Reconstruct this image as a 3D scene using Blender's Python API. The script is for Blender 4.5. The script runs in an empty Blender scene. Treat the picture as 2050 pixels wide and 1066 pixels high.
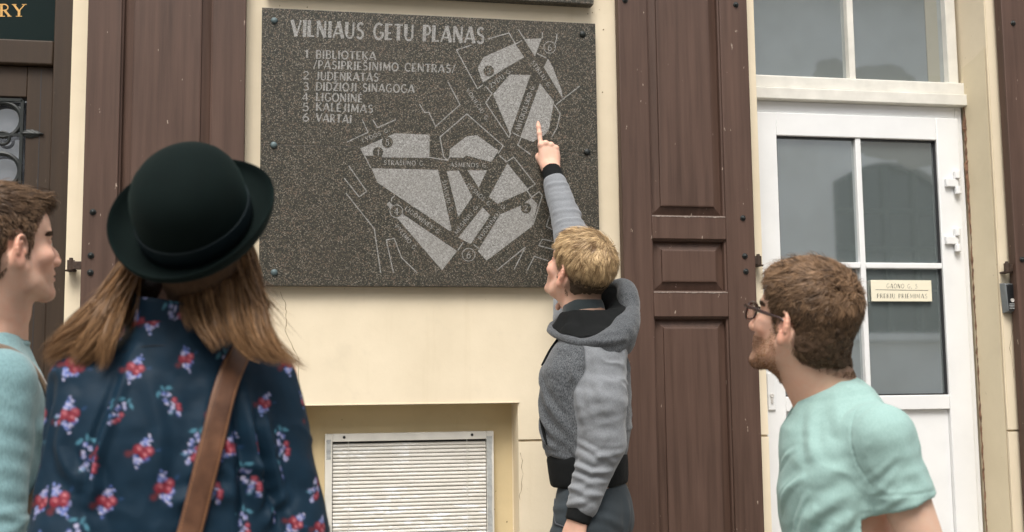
import bpy, bmesh, math, random
import numpy as np
from mathutils import Matrix, Vector
random.seed(7); RNG = np.random.default_rng(11)
R_ = math.radians
S = bpy.context.scene
COL = S.collection

# ------------------------------------------------------------------ camera
FPX, CW, CH = 2300.0, 2050, 1066                 # focal length and frame in photo pixels
PITCH, YAW, ROLL = R_(6.0), R_(10.7), R_(0.66)
CAM = np.array([0.0, -4.1, 1.28])
_F = np.array([math.sin(YAW)*math.cos(PITCH), math.cos(YAW)*math.cos(PITCH), math.sin(PITCH)])
_R = np.array([math.cos(YAW), -math.sin(YAW), 0.0]); _D = np.cross(_F, _R)
CR = math.cos(ROLL)*_R + math.sin(ROLL)*_D
CD = -math.sin(ROLL)*_R + math.cos(ROLL)*_D
cam = bpy.data.cameras.new("camera"); camo = bpy.data.objects.new("camera", cam); COL.objects.link(camo)
m = Matrix.Identity(4)
for i in range(3):
    m[i][0], m[i][1], m[i][2], m[i][3] = CR[i], -CD[i], -_F[i], CAM[i]
camo.matrix_world = m
cam.sensor_width = 36; cam.lens = 36*FPX/CW; cam.clip_end = 300; cam.clip_start = 0.05
cam.dof.use_dof = True; cam.dof.focus_distance = 3.75; cam.dof.aperture_fstop = 4.0
S.camera = camo

def at(px, py, depth):
    """world point seen at photo pixel (px,py) at a given depth along the lens axis"""
    d = CR*((px-1025)/FPX) + CD*((py-533)/FPX) + _F
    return CAM + d*depth
def onwall(px, py, Y):
    d = CR*((px-1025)/FPX) + CD*((py-533)/FPX) + _F
    return CAM + d*((Y-CAM[1])/d[1])

# ------------------------------------------------------------------ light: bright overcast street
SUN_EL, SUN_AZ = R_(58), R_(196)
W = bpy.data.worlds.new("World"); S.world = W; W.use_nodes = True
nt = W.node_tree; nt.nodes.clear()
sky = nt.nodes.new("ShaderNodeTexSky"); sky.sky_type = 'NISHITA'; sky.sun_disc = False
sky.sun_elevation = SUN_EL; sky.sun_rotation = SUN_AZ; sky.dust_density = 4.0; sky.air_density = 1.0; sky.ozone_density = 0.6
mixo = nt.nodes.new("ShaderNodeMixRGB"); mixo.inputs[0].default_value = 0.75     # overcast: mostly desaturated
bw = nt.nodes.new("ShaderNodeRGBToBW"); tint = nt.nodes.new("ShaderNodeMixRGB"); tint.blend_type = 'MULTIPLY'; tint.inputs[0].default_value = 1
tint.inputs[2].default_value = (1.0, 0.985, 0.96, 1)
bg = nt.nodes.new("ShaderNodeBackground"); bg.inputs[1].default_value = 0.15
out = nt.nodes.new("ShaderNodeOutputWorld")
L = nt.links.new
L(sky.outputs[0], bw.inputs[0]); L(bw.outputs[0], tint.inputs[1])
L(sky.outputs[0], mixo.inputs[1]); L(tint.outputs[0], mixo.inputs[2]); L(mixo.outputs[0], bg.inputs[0]); L(bg.outputs[0], out.inputs[0])
sl = bpy.data.lights.new("sun", 'SUN'); sl.energy = 1.25; sl.angle = R_(24); sl.color = (1.0, 0.96, 0.9)
so = bpy.data.objects.new("sun", sl); COL.objects.link(so)
# the sun stands behind the camera, high and a little to the left
sd = Vector((-0.28*math.cos(SUN_EL), -0.96*math.cos(SUN_EL), math.sin(SUN_EL)))
so.rotation_euler = sd.to_track_quat('Z', 'Y').to_euler(); so.location = (-3, -8, 9)
vs = S.view_settings; vs.view_transform = 'Standard'; vs.look = 'None'; vs.gamma = 1.0; vs.exposure = 1.0
S.render.film_transparent = False
try:
    S.cycles.use_denoising = True; S.cycles.max_bounces = 8; S.cycles.transparent_max_bounces = 16
except Exception: pass

# ------------------------------------------------------------------ materials
def srgb(r, g, b):
    f = lambda c: c/12.92 if c <= 0.04045 else ((c+0.055)/1.055)**2.4
    return tuple(f(c/255.0) for c in (r, g, b))
class NB:
    def __init__(s, name):
        s.m = bpy.data.materials.new(name); s.m.use_nodes = True; s.t = s.m.node_tree; s.t.nodes.clear()
        s.o = s.n("ShaderNodeOutputMaterial"); s.p = s.n("ShaderNodeBsdfPrincipled"); s.l(s.p.outputs[0], s.o.inputs[0])
    def n(s, typ, **k):
        x = s.t.nodes.new(typ)
        for a, v in k.items(): setattr(x, a, v)
        return x
    def l(s, a, b): s.t.links.new(a, b)
    def coord(s, kind="Object"):
        return s.n("ShaderNodeTexCoord").outputs[kind]
    def mapped(s, scale=(1, 1, 1), kind="Object"):
        mp = s.n("ShaderNodeMapping"); s.l(s.coord(kind), mp.inputs[0]); mp.inputs['Scale'].default_value = scale; return mp.outputs[0]
    def noise(s, vec, scale, detail=4, rough=0.55, dist=0.0):
        x = s.n("ShaderNodeTexNoise"); s.l(vec, x.inputs['Vector']); x.inputs['Scale'].default_value = scale
        x.inputs['Detail'].default_value = detail; x.inputs['Roughness'].default_value = rough; x.inputs['Distortion'].default_value = dist
        return x.outputs['Fac']
    def voro(s, vec, scale, out='Distance', feature='F1', rnd=1.0):
        x = s.n("ShaderNodeTexVoronoi"); x.feature = feature; s.l(vec, x.inputs['Vector']); x.inputs['Scale'].default_value = scale
        x.inputs['Randomness'].default_value = rnd
        return x.outputs[out]
    def ramp(s, fac, stops, interp='LINEAR'):
        x = s.n("ShaderNodeValToRGB"); s.l(fac, x.inputs[0]); cr = x.color_ramp; cr.interpolation = interp
        while len(cr.elements) < len(stops): cr.elements.new(0.5)
        for e, (p, c) in zip(cr.elements, stops):
            e.position = p; e.color = (c, c, c, 1) if not hasattr(c, '__len__') else (*c[:3], 1)
        return x.outputs[0]
    def mix(s, fac, a, b, mode='MIX'):
        x = s.n("ShaderNodeMixRGB"); x.blend_type = mode
        for sock, v in zip(x.inputs, (fac, a, b)):
            if hasattr(v, 'is_output'): s.l(v, sock)
            elif hasattr(v, '__len__'): sock.default_value = (*v[:3], 1)
            else: sock.default_value = v if sock.type == 'VALUE' else (v, v, v, 1)
        return x.outputs[0]
    def math(s, op, a, b=0.0):
        x = s.n("ShaderNodeMath", operation=op)
        for sock, v in zip(x.inputs, (a, b)):
            if hasattr(v, 'is_output'): s.l(v, sock)
            else: sock.default_value = v
        return x.outputs[0]
    def set(s, **k):
        for a, v in k.items():
            i = s.p.inputs[a.replace('_', ' ')]
            if hasattr(v, 'is_output'): s.l(v, i)
            elif hasattr(v, '__len__') and len(v) == 3 and i.type == 'RGBA': i.default_value = (*v, 1)
            else: i.default_value = v
        return s
    def bump(s, h, strength=0.3, dist=0.01):
        x = s.n("ShaderNodeBump"); x.inputs['Strength'].default_value = strength; x.inputs['Distance'].default_value = dist
        s.l(h, x.inputs['Height']); s.l(x.outputs[0], s.p.inputs['Normal']); return s
    def attr(s, name="Col"):
        x = s.n("ShaderNodeAttribute"); x.attribute_name = name; return x.outputs['Color']

def plain(name, col, rough=0.5, metal=0.0, var=0.12, scale=30, bump=0.08, **k):
    b = NB(name); v = b.coord()
    n = b.noise(v, scale, 5)
    c = b.mix(b.ramp(n, [(0.3, 0.0), (0.7, 1.0)]), tuple(x*(1-var) for x in col), tuple(min(1, x*(1+var)) for x in col))
    b.set(Base_Color=c, Roughness=rough, Metallic=metal, **k)
    if bump: b.bump(n, bump, 0.004)
    return b.m

# ------------------------------------------------------------------ object helpers
def tag(o, label=None, cat=None, group=None, kind=None):
    if label: o['label'] = label
    if cat: o['category'] = cat
    if group: o['group'] = group
    if kind: o['kind'] = kind
    return o
def empty(name, loc=(0, 0, 0)):
    o = bpy.data.objects.new(name, None); o.empty_display_size = 0.1; COL.objects.link(o); o.location = loc; return o
def link(name, me, mat=None, parent=None, smooth=False):
    o = bpy.data.objects.new(name, me); COL.objects.link(o)
    if mat:
        for mm in (mat if isinstance(mat, (list, tuple)) else [mat]): me.materials.append(mm)
    if parent:
        o.parent = parent; o.matrix_parent_inverse = world_of(parent).inverted()
    if smooth: me.polygons.foreach_set('use_smooth', [True]*len(me.polygons))
    return o
def world_of(o):
    mm = Matrix.LocRotScale(o.location, o.rotation_euler, o.scale)
    return (world_of(o.parent) @ o.matrix_parent_inverse @ mm) if o.parent else mm
def obj(name, bm, mat=None, parent=None, bevel=0.0, smooth=False, seg=2):
    if bevel > 0:
        bmesh.ops.remove_doubles(bm, verts=bm.verts, dist=1e-6)
        es = [e for e in bm.edges if len(e.link_faces) == 2 and e.calc_face_angle(0) > 0.6]
        rb = bmesh.ops.bevel(bm, geom=es, offset=bevel, segments=seg, affect='EDGES', profile=0.6, clamp_overlap=True)
    bmesh.ops.recalc_face_normals(bm, faces=bm.faces)
    if bevel > 0 and not smooth:
        for f in rb['faces']: f.smooth = True
    me = bpy.data.meshes.new(name); bm.to_mesh(me); bm.free()
    o = link(name, me, mat, parent, smooth)
    return o
def pydata(name, v, f, mat=None, parent=None, smooth=False, col=None):
    me = bpy.data.meshes.new(name)
    v = np.asarray(v, np.float32); f = np.asarray(f, np.int32)
    if f.ndim == 2:
        k = f.shape[1]
        me.vertices.add(len(v)); me.vertices.foreach_set('co', v.ravel())
        me.loops.add(f.size); me.loops.foreach_set('vertex_index', f.ravel())
        me.polygons.add(len(f)); me.polygons.foreach_set('loop_start', np.arange(0, f.size, k, dtype=np.int32))
        me.polygons.foreach_set('loop_total', np.full(len(f), k, np.int32))
        me.update(calc_edges=True)
    if col is not None:
        a = me.color_attributes.new('Col', 'FLOAT_COLOR', 'POINT')
        c = np.ones((len(v), 4), np.float32); c[:, :3] = col; a.data.foreach_set('color', c.ravel())
    return link(name, me, mat, parent, smooth)
def box(bm, x0, x1, y0, y1, z0, z1):
    vs_ = [bm.verts.new((x, y, z)) for z in (z0, z1) for y in (y0, y1) for x in (x0, x1)]
    for q in ((0, 1, 3, 2), (4, 6, 7, 5), (0, 4, 5, 1), (1, 5, 7, 3), (3, 7, 6, 2), (2, 6, 4, 0)):
        bm.faces.new([vs_[i] for i in q])
    return vs_
def boxo(name, b, mat, parent=None, bevel=0.002):
    bm = bmesh.new(); box(bm, *b); return obj(name, bm, mat, parent, bevel)
def lathe(bm, prof, M=None, seg=20):
    """prof: (radius, height) pairs, turned about local z"""
    rings = []
    for r, h in prof:
        if r < 1e-6: rings.append([bm.verts.new((0, 0, h))])
        else: rings.append([bm.verts.new((r*math.cos(2*math.pi*i/seg), r*math.sin(2*math.pi*i/seg), h)) for i in range(seg)])
    for a, b in zip(rings, rings[1:]):
        for i in range(seg):
            j = (i+1) % seg
            if len(a) == 1 and len(b) > 1: bm.faces.new((a[0], b[j], b[i]))
            elif len(b) == 1 and len(a) > 1: bm.faces.new((a[i], a[j], b[0]))
            elif len(a) > 1: bm.faces.new((a[i], a[j], b[j], b[i]))
    if M is not None:
        bmesh.ops.transform(bm, matrix=M, verts=[v for r in rings for v in r])
def tube(bm, pts, r, seg=8, closed=False):
    pts = [Vector(p) for p in pts]; n = len(pts); rings = []
    rr = r if hasattr(r, '__len__') else [r]*n
    up = None
    for i, p in enumerate(pts):
        a = pts[i-1] if (i > 0 or closed) else p; b = pts[(i+1) % n] if (i < n-1 or closed) else p
        t = (b-a).normalized()
        if up is None: up = t.orthogonal().normalized()
        up = (up - t*up.dot(t)).normalized(); w = t.cross(up)
        rings.append([bm.verts.new(p + (up*math.cos(2*math.pi*k/seg) + w*math.sin(2*math.pi*k/seg))*rr[i]) for k in range(seg)])
    for i in range(n if closed else n-1):
        a, b = rings[i], rings[(i+1) % n]
        for k in range(seg):
            bm.faces.new((a[k], a[(k+1) % seg], b[(k+1) % seg], b[k]))
    if not closed:
        bm.faces.new(rings[0][::-1]); bm.faces.new(rings[-1])
# ------------------------------------------------------------------ setting materials
def plaster_mat(name, base, dirt=(0.30, 0.22, 0.12), amount=0.8, seed=0.0):
    b = NB(name); v = b.coord()
    big = b.noise(v, 1.3, 6, 0.6); mid = b.noise(v, 9, 6, 0.65); fine = b.noise(v, 160, 4, 0.6)
    c = b.mix(b.ramp(big, [(0.35, 0.0), (0.7, 1.0)]), tuple(x*1.03 for x in base), tuple(x*0.84*y for x, y in zip(base, (1.0, 0.985, 0.95))))
    c = b.mix(b.math('MULTIPLY', b.ramp(mid, [(0.56, 0.0), (0.75, 1.0)]), 0.16*amount*2), c, tuple(x*0.72 for x in base))
    sv = b.mapped((14, 14, 0.9)); st = b.noise(sv, 1.0, 5, 0.6)                    # runs of rain dirt
    c = b.mix(b.math('MULTIPLY', b.ramp(st, [(0.58, 0.0), (0.78, 1.0)]), 0.28*amount*2), c, tuple(x*y for x, y in zip(base, (0.78, 0.74, 0.66))))
    sp = b.ramp(b.noise(v, 75, 2, 0.5), [(0.745, 0.0), (0.775, 1.0)])              # small chips
    c = b.mix(b.math('MULTIPLY', sp, 0.55), c, dirt)
    b.set(Base_Color=c, Roughness=0.82, Specular_IOR_Level=0.25)
    h = b.math('ADD', b.math('MULTIPLY', b.noise(v, 22, 3), 1.2), b.math('MULTIPLY', fine, 0.28)); b.bump(h, 0.13, 0.005)
    return b.m
CREAM = (0.74, 0.645, 0.485)
M_plaster = plaster_mat("cream_plaster", CREAM)
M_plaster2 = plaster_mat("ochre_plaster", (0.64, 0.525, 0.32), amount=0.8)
M_patch = plaster_mat("sand_paint", (0.70, 0.61, 0.44), amount=0.4)
def wood_mat(name, dark, light, chips=1.0):
    b = NB(name); v = b.coord()
    g = b.noise(b.mapped((26, 26, 1.1)), 1.6, 6, 0.6, 0.2); fib = b.noise(b.mapped((420, 420, 7)), 1.0, 3, 0.6)
    big = b.noise(v, 1.6, 4)
    c = b.mix(b.ramp(g, [(0.28, 0.0), (0.75, 1.0)]), dark, light)
    c = b.mix(b.math('MULTIPLY', b.ramp(big, [(0.35, 0.0), (0.7, 1.0)]), 0.35), c, tuple(x*y for x, y in zip(light, (1.15, 1.1, 1.05))))
    ch = b.math('MULTIPLY', b.ramp(b.noise(b.mapped((60, 60, 18)), 1.0, 3, 0.6), [(0.715, 0.0), (0.73, 1.0)]), 0.75*chips)
    c = b.mix(ch, c, (0.42, 0.34, 0.27))
    b.set(Base_Color=c, Roughness=b.ramp(g, [(0.2, 0.5), (0.8, 0.68)]), Specular_IOR_Level=0.35)
    b.bump(b.math('ADD', b.math('MULTIPLY', fib, 0.5), g), 0.22, 0.003)
    return b.m
M_brown = wood_mat("brown_painted_wood", (0.044, 0.0235, 0.0155), (0.096, 0.055, 0.040))
M_dark = wood_mat("dark_door_wood", (0.024, 0.0145, 0.008), (0.044, 0.027, 0.0155), 0.12)
M_iron = plain("black_iron", (0.007, 0.010, 0.009), 0.5, 0.1, 0.3, 60, 0.2)
M_rust = plain("rusty_brown_iron", (0.05, 0.03, 0.02), 0.6, 0.2, 0.4, 80, 0.3)
M_white = plain("white_plastic", (0.72, 0.725, 0.72), 0.36, 0, 0.05, 5, 0.02)
M_cwhite = plain("old_white_paint", (0.64, 0.62, 0.56), 0.5, 0, 0.10, 12, 0.1)
M_seal = plain("black_rubber_seal", (0.02, 0.02, 0.022), 0.5, 0, 0.1, 30, 0)
def glass_mat(name, base, ior=2.7, coat=0):
    b = NB(name); v = b.coord()
    n = b.noise(v, 2.2, 3); d = b.noise(v, 40, 5, 0.7)
    b.set(Base_Color=base, Roughness=b.ramp(d, [(0.35, 0.015), (0.8, 0.11)]), IOR=ior)
    b.bump(n, 0.05, 0.02)
    if coat:      # mirror-coated pane: a share of pure reflection over the dark room behind
        g = b.n("ShaderNodeBsdfGlossy"); g.inputs['Roughness'].default_value = .03; g.inputs['Color'].default_value = (.93, .97, 1, 1)
        mx = b.n("ShaderNodeMixShader"); mx.inputs[0].default_value = coat; b.l(b.p.outputs[0], mx.inputs[1]); b.l(g.outputs[0], mx.inputs[2]); b.l(mx.outputs[0], b.o.inputs[0])
    return b.m
M_glass = glass_mat("window_glass", (0.145, 0.170, 0.168), 1.6, .42)
M_glass_dark = glass_mat("dark_green_glass", (0.005, 0.013, 0.012), 1.5)
M_gold = plain("gold_leaf", (0.62, 0.36, 0.12), 0.35, 0.35, 0.15, 40, 0.05)
M_alu = plain("dull_aluminium", (0.55, 0.53, 0.50), 0.5, 0.2, 0.08, 40, 0.05)
M_putty = plain("grey_putty", (0.36, 0.37, 0.36), 0.8, 0, 0.22, 70, 0.4)
M_brick = plain("broken_brick", (0.16, 0.085, 0.05), 0.9, 0, 0.6, 45, 0.9)

# ------------------------------------------------------------------ ground
b = NB("asphalt"); v = b.coord(); n = b.noise(v, 60, 6, 0.7)
b.set(Base_Color=b.mix(n, (0.035, 0.035, 0.035), (0.09, 0.088, 0.085)), Roughness=0.9); b.bump(n, 0.5, 0.01); M_asph = b.m
bm = bmesh.new(); box(bm, -60, 60, -60, 60, -0.34, -0.12); tag(obj("road", bm, M_asph), kind="structure")
b = NB("paving_stone"); v = b.coord()
bt = b.n("ShaderNodeTexBrick"); b.l(v, bt.inputs['Vector']); bt.inputs['Scale'].default_value = 1.0
for k, vv in (('Color1', (0.27, 0.25, 0.22, 1)), ('Color2', (0.22, 0.2, 0.18, 1)), ('Mortar', (0.1, 0.09, 0.08, 1))): bt.inputs[k].default_value = vv
bt.inputs['Mortar Size'].default_value = 0.006; bt.inputs['Brick Width'].default_value = 0.4; bt.inputs['Row Height'].default_value = 0.4
n = b.noise(v, 30, 5); b.set(Base_Color=b.mix(0.4, bt.outputs[0], b.mix(n, (0.15, 0.14, 0.12), (0.36, 0.33, 0.29))), Roughness=0.85); b.bump(n, 0.3, 0.005); M_pave = b.m
bm = bmesh.new(); box(bm, -30, 30, -5.2, 0.5, -0.12, 0.0); tag(obj("pavement", bm, M_pave, None, 0.012), kind="structure")

# ------------------------------------------------------------------ facade
bldg = tag(empty("building", (1.0, 0.2, 0)), "cream plastered building front with brown shutters, white glazed door and dark wooden door", "building")
LX0, LX1, LZ1 = -1.97, -0.772, 3.35       # doorway behind the left man
NX0, NX1, NZ0, NZ1 = 0.025, 0.791, 0.34, 1.2225   # basement window niche
DX0, DX1, DZ1 = 1.747, 2.742, 3.35        # white door
def facade():
    xs = sorted({-9, LX0, LX1, -0.17, NX0, NX1, DX0, DX1, 9}); gz = [1.083, 1.091]
    zs = sorted({0, NZ0, gz[0], gz[1], NZ1, LZ1, 2.93, 2.938, 4.4})
    DEP = 0.45
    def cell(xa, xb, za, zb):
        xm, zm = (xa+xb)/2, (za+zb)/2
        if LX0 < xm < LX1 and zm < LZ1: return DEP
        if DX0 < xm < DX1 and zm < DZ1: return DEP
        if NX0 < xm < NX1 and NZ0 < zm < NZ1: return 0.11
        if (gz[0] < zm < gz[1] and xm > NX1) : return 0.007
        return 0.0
    nx, nz = len(xs)-1, len(zs)-1
    D = [[cell(xs[i], xs[i+1], zs[k], zs[k+1]) for k in range(nz)] for i in range(nx)]
    bm = bmesh.new()
    q = lambda *p: bm.faces.new([bm.verts.new(x) for x in p])
    for i in range(nx):
        for k in range(nz):
            a, b_, c, d, y = xs[i], xs[i+1], zs[k], zs[k+1], D[i][k]
            f = q((a, y, c), (b_, y, c), (b_, y, d), (a, y, d))
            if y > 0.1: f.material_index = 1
            if i+1 < nx and abs(D[i+1][k]-y) > 1e-6:
                y2 = D[i+1][k]; f = q((b_, y, c), (b_, y2, c), (b_, y2, d), (b_, y, d))
            if k+1 < nz and abs(D[i][k+1]-y) > 1e-6:
                y2 = D[i][k+1]; f = q((a, y, d), (a, y2, d), (b_, y2, d), (b_, y, d))
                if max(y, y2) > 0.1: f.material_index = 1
    bmesh.ops.remove_doubles(bm, verts=bm.verts, dist=1e-5)
    es = [e for e in bm.edges if len(e.link_faces) == 2 and e.calc_face_angle(0) > 0.6]
    bmesh.ops.bevel(bm, geom=es, offset=0.0035, segments=2, affect='EDGES', clamp_overlap=True)
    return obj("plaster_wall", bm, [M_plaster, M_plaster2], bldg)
facade()
# repainted patch on the door reveal and on the pier beside it
bm = bmesh.new()
for P in ([(DX1-0.003, 0.012, 0.3), (DX1-0.003, 0.185, 0.3), (DX1-0.003, 0.185, 2.585), (DX1-0.003, 0.09, 2.602), (DX1-0.003, 0.012, 2.628)],):
    f = bm.faces.new([bm.verts.new(p) for p in P])
r = bmesh.ops.extrude_face_region(bm, geom=list(bm.faces)); bmesh.ops.translate(bm, vec=(-0.0015, 0, 0), verts=[e for e in r['geom'] if isinstance(e, bmesh.types.BMVert)])
obj("paint_patch", bm, M_patch, bldg)
# ragged strip of broken mortar between door frame and reveal
bm = bmesh.new(); zz = 0.05; rr = random.Random(3); L1, L2 = [], []
while zz < 2.44:
    wv = 0.002 + 0.006*rr.random()**2 + (0.008*rr.random() if 2.0 < zz < 2.4 else 0)
    L1.append(bm.verts.new((DX1-0.004-wv, 0.172+0.004*rr.random(), zz))); L2.append(bm.verts.new((DX1-0.004+0.003, 0.168-0.01*rr.random(), zz))); zz += 0.012+0.02*rr.random()
for i in range(len(L1)-1): bm.faces.new((L1[i], L2[i], L2[i+1], L1[i+1]))
obj("mortar_gap", bm, M_brick, bldg)
# hairline cracks
def crack(pts, w=0.0011, y=-0.0006):
    bm = bmesh.new(); P = []; rr = random.Random(len(pts)*13+int(pts[0][0]*100))
    for (a, c), (b_, d) in zip(pts, pts[1:]):
        for t in np.linspace(0, 1, 7)[:-1]: P.append((a+(b_-a)*t+rr.uniform(-.004, .004), c+(d-c)*t+rr.uniform(-.004, .004)))
    vv = []
    for x, z in P:
        ww = w*rr.uniform(.25, 1); vv.append((bm.verts.new((x-ww, y, z-ww*.4)), bm.verts.new((x+ww, y, z+ww*.4))))
    for p, q_ in zip(vv, vv[1:]): bm.faces.new((p[0], p[1], q_[1], q_[0]))
    return bm
M_crack = plain("crack_brown", (0.20, 0.14, 0.075), 0.95, 0, 0.3, 90, 0)  # dark brown tone of the plaster cracks and dirty pits
def wz(px, py, Y=0.0): p = onwall(px, py, Y); return (p[0], p[2])
for pl in ([(562, 585), (575, 625), (572, 660), (597, 720), (600, 800)], [(2030, 640), (2022, 700), (2033, 770)], [(1640-600, 1000), (1046, 950), (1043, 900)]):
    obj("plaster_crack", crack([wz(*p) for p in pl]), M_crack, bldg)
# dirty pits in the plaster
rr = random.Random(5)
for (px, py) in ((615, 15), (1177, 28), (1208, 60), (1200, 20), (1206, 185), (560, 12), (1186, 26), (1015, 1045), (990, 1020)):
    bm = bmesh.new(); x, z = wz(px, py); k = 7; r0 = rr.uniform(.0015, .003)
    bm.faces.new([bm.verts.new((x+r0*rr.uniform(.5, 1.2)*math.cos(6.283*i/k), -0.0007, z+r0*1.4*rr.uniform(.5, 1.2)*math.sin(6.283*i/k))) for i in range(k)])
    obj("plaster_pit", bm, M_crack, bldg)

# ------------------------------------------------------------------ shutters
def shutter(x0, x1, flip, bolts, label):
    root = tag(empty("wooden_shutter", (x0, -0.03, 0.2)), label); root.parent = bldg; root.matrix_parent_inverse = world_of(bldg).inverted()
    yf, yb = -0.060, -0.014; z0, z1 = 0.2, 3.2; w = x1-x0
    s = 0.112
    bm = bmesh.new(); box(bm, x0, x0+s, yf, yb, z0, z1); obj("stile", bm, M_brown, root, 0.0035)
    bm = bmesh.new(); box(bm, x1-s, x1, yf, yb, z0, z1); obj("stile", bm, M_brown, root, 0.0035)
    a, b_ = x0+s, x1-s
    rails = [(z0, 0.36), (1.529, 1.620), (1.818, 1.903), (3.06, z1)]
    for c, d in rails:
        bm = bmesh.new(); box(bm, a, b_, yf+0.001, yb, c, d); obj("rail", bm, M_brown, root, 0.0035)
    for (c0, d0), (c1, d1) in zip(rails, rails[1:]):
        za, zb = d0, c1; bm = bmesh.new(); yr = -0.036
        bev = 0.038; stp = 0.0045
        def ring(ins, y): return [bm.verts.new(p) for p in ((a+ins, y, za+ins), (b_-ins, y, za+ins), (b_-ins, y, zb-ins), (a+ins, y, zb-ins))]
        rs = [ring(0, -0.05), ring(0.006, -0.047), ring(0.008, yr+0.006), ring(bev, yr-0.005), ring(bev+0.0015, yr-0.005-stp*1.5), ring(bev+0.006, yr-0.013)]
        for p, q_ in zip(rs, rs[1:]):
            for i in range(4): bm.faces.new((p[i], p[(i+1) % 4], q_[(i+1) % 4], q_[i]))
        bm.faces.new(rs[-1]); obj("panel", bm, M_brown, root)
        # worn paint on the ledge above a rail
        if za > 1: 
            bm = bmesh.new(); rr = random.Random(int(za*100)+int(x0*10)); n = 46; top, low = [], []
            for i in range(n+1):
                x = a+0.002+(b_-a-0.004)*i/n
                top.append(bm.verts.new((x, yf-0.0004, za+0.0022-0.0005*rr.random()))); low.append(bm.verts.new((x, yf-0.0004, za-0.0005-0.004*rr.random()*(0.35+0.65*math.sin(i*.21)**2))))
            for i in range(n): bm.faces.new((top[i], low[i], low[i+1], top[i+1]))
            obj("worn_edge", bm, M_worn, root)
    for (px, py) in bolts:
        p = onwall(px, py, yf); bm = bmesh.new()
        lathe(bm, [(0.0105, 0), (0.0105, 0.0025), (0.0085, 0.0035), (0.0075, 0.0025), (0.007, 0.005), (0.0045, 0.009), (0, 0.0102)], Matrix.Translation(p) @ Matrix.Rotation(math.pi/2, 4, 'X'), 18)
        obj("bolt", bm, M_iron, root, smooth=True)
    return root
M_worn = plain("worn_bare_wood", (0.27, 0.22, 0.185), 0.8, 0, 0.4, 120, 0.2)
shL = shutter(-0.711, -0.181, 0, [(186, 425), (182, 512), (181, 546)], "brown panelled wooden shutter folded open behind the woman in the hat")
shR = shutter(1.180, 1.693, 0, [(1473, 10), (1487, 437), (1491, 513), (1493, 544), (1236+15, 1)], "brown panelled wooden shutter between stone plaque and white door")
shF = shutter(2.776, 3.30, 0, [(2028, 47), (2046, 520)], "brown wooden shutter right of the intercom")
def hinge(px, py, side, root):
    p = onwall(px, py, -0.03); x, y, z = p
    bm = bmesh.new(); box(bm, *sorted((x, x+side*0.06)), -0.040, -0.030, z-0.016, z+0.012); obj("hinge_strap", bm, M_rust, root, 0.002)
    bm = bmesh.new(); lathe(bm, [(0, -0.022), (0.018, -0.022), (0.02, -0.017), (0.012, -0.016), (0.0125, 0.016), (0.007, 0.017), (0.0065, 0.024), (0, 0.025)], Matrix.Translation((x, -0.03, z)), 16)
    box(bm, x-0.012, x+0.012, -0.03, 0.003, z-0.022, z-0.015); obj("hinge_pin", bm, M_rust, root, smooth=False)
hinge(142, 531, 1, shL); hinge(2016, 536, 1, shF); hinge(1518, 522, -1, shR)

# ------------------------------------------------------------------ white glazed door
door = tag(empty("glazed_door", (2.24, 0.2, 0)), "white glazed plastic door with transom window above"); door.parent = bldg; door.matrix_parent_inverse = world_of(bldg).inverted()
FY = 0.172
fx0, fx1 = DX0+0.004, DX1-0.012
for bx_ in ((fx0, 1.80, FY+.012, 0.26, 0.02, 2.42), (2.70, fx1, FY+.012, 0.26, 0.02, 2.42), (1.80, 2.70, FY+.012, 0.26, 2.372, 2.42)):
    boxo("door_frame", bx_, M_white, door, 0.004)
boxo("cover_trim", (fx0, DX1-0.001, 0.150, 0.26, 2.4205, 2.469), M_cwhite, door, 0.004)
boxo("transom_sill", (fx0, DX1-0.001, 0.166, 0.26, 2.4695, 2.522), M_cwhite, door, 0.005)
# leaf
lx0, lx1, gx0, gx1 = 1.792, 2.705, 1.898, 2.604
lf = tag(empty("door_leaf", (2.2, .17, 0)), "white door leaf with four panes")
lf.parent = door; lf.matrix_parent_inverse = world_of(door).inverted()
bm = bmesh.new()
for bx_ in ((lx0, gx0, 0.03, 2.371), (gx1, lx1, 0.03, 2.371)): box(bm, bx_[0], bx_[1], FY, 0.235, bx_[2], bx_[3])
for z0, z1 in ((2.276, 2.371), (1.170, 1.228), (0.03, 0.22)): box(bm, gx0, gx1, FY+0.0006, 0.235, z0, z1)
obj("stile_frame", bm, M_white, lf, 0.0035)
for bx_ in ((2.243, 2.266, FY+0.006, 0.228, 1.2285, 2.2755), (gx0+.0005, 2.2425, FY+0.0065, 0.228, 1.741, 1.764), (2.2665, gx1-.0005, FY+0.0065, 0.228, 1.741, 1.764)): boxo("glazing_bar", bx_, M_white, lf, 0.003)
bm = bmesh.new(); box(bm, gx0+.0005, gx1-.0005, FY+0.018, 0.228, 0.2205, 1.1695); obj("lower_panel", bm, M_white, lf, 0.002)
bm = bmesh.new()
for x0, x1 in ((gx0, gx0+.006), (gx1-.006, gx1)): box(bm, x0+.0004, x1-.0004, FY+0.012, 0.2, 1.229, 2.2755)
for z0, z1 in ((1.229, 1.234), (2.270, 2.2755)): box(bm, gx0+.0064, gx1-.0064, FY+0.013, 0.2, z0, z1)
obj("rubber_seal", bm, M_seal, lf)
for x0, x1 in ((gx0+.006, 2.243), (2.266, gx1-.006)):
    for z0, z1 in ((1.234, 1.741), (1.764, 2.270)):
        boxo("pane", (x0, x1, FY+0.026, FY+0.034, z0, z1), M_glass, lf, 0)
bm = bmesh.new(); x, z = wz(1543, 778, FY); box(bm, x-0.016, x+0.016, FY-0.008, FY-0.0005, z-0.085, z+0.06); obj("lock_plate", bm, M_white, lf, 0.003)
bm = bmesh.new(); lathe(bm, [(0, .0), (0.0085, 0), (0.0085, 0.003), (0.006, 0.004), (0.002, 0.003), (0, 0.003)], Matrix.Translation((x, FY-0.0085, z-0.028)) @ Matrix.Rotation(math.pi/2, 4, 'X'), 16)
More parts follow.
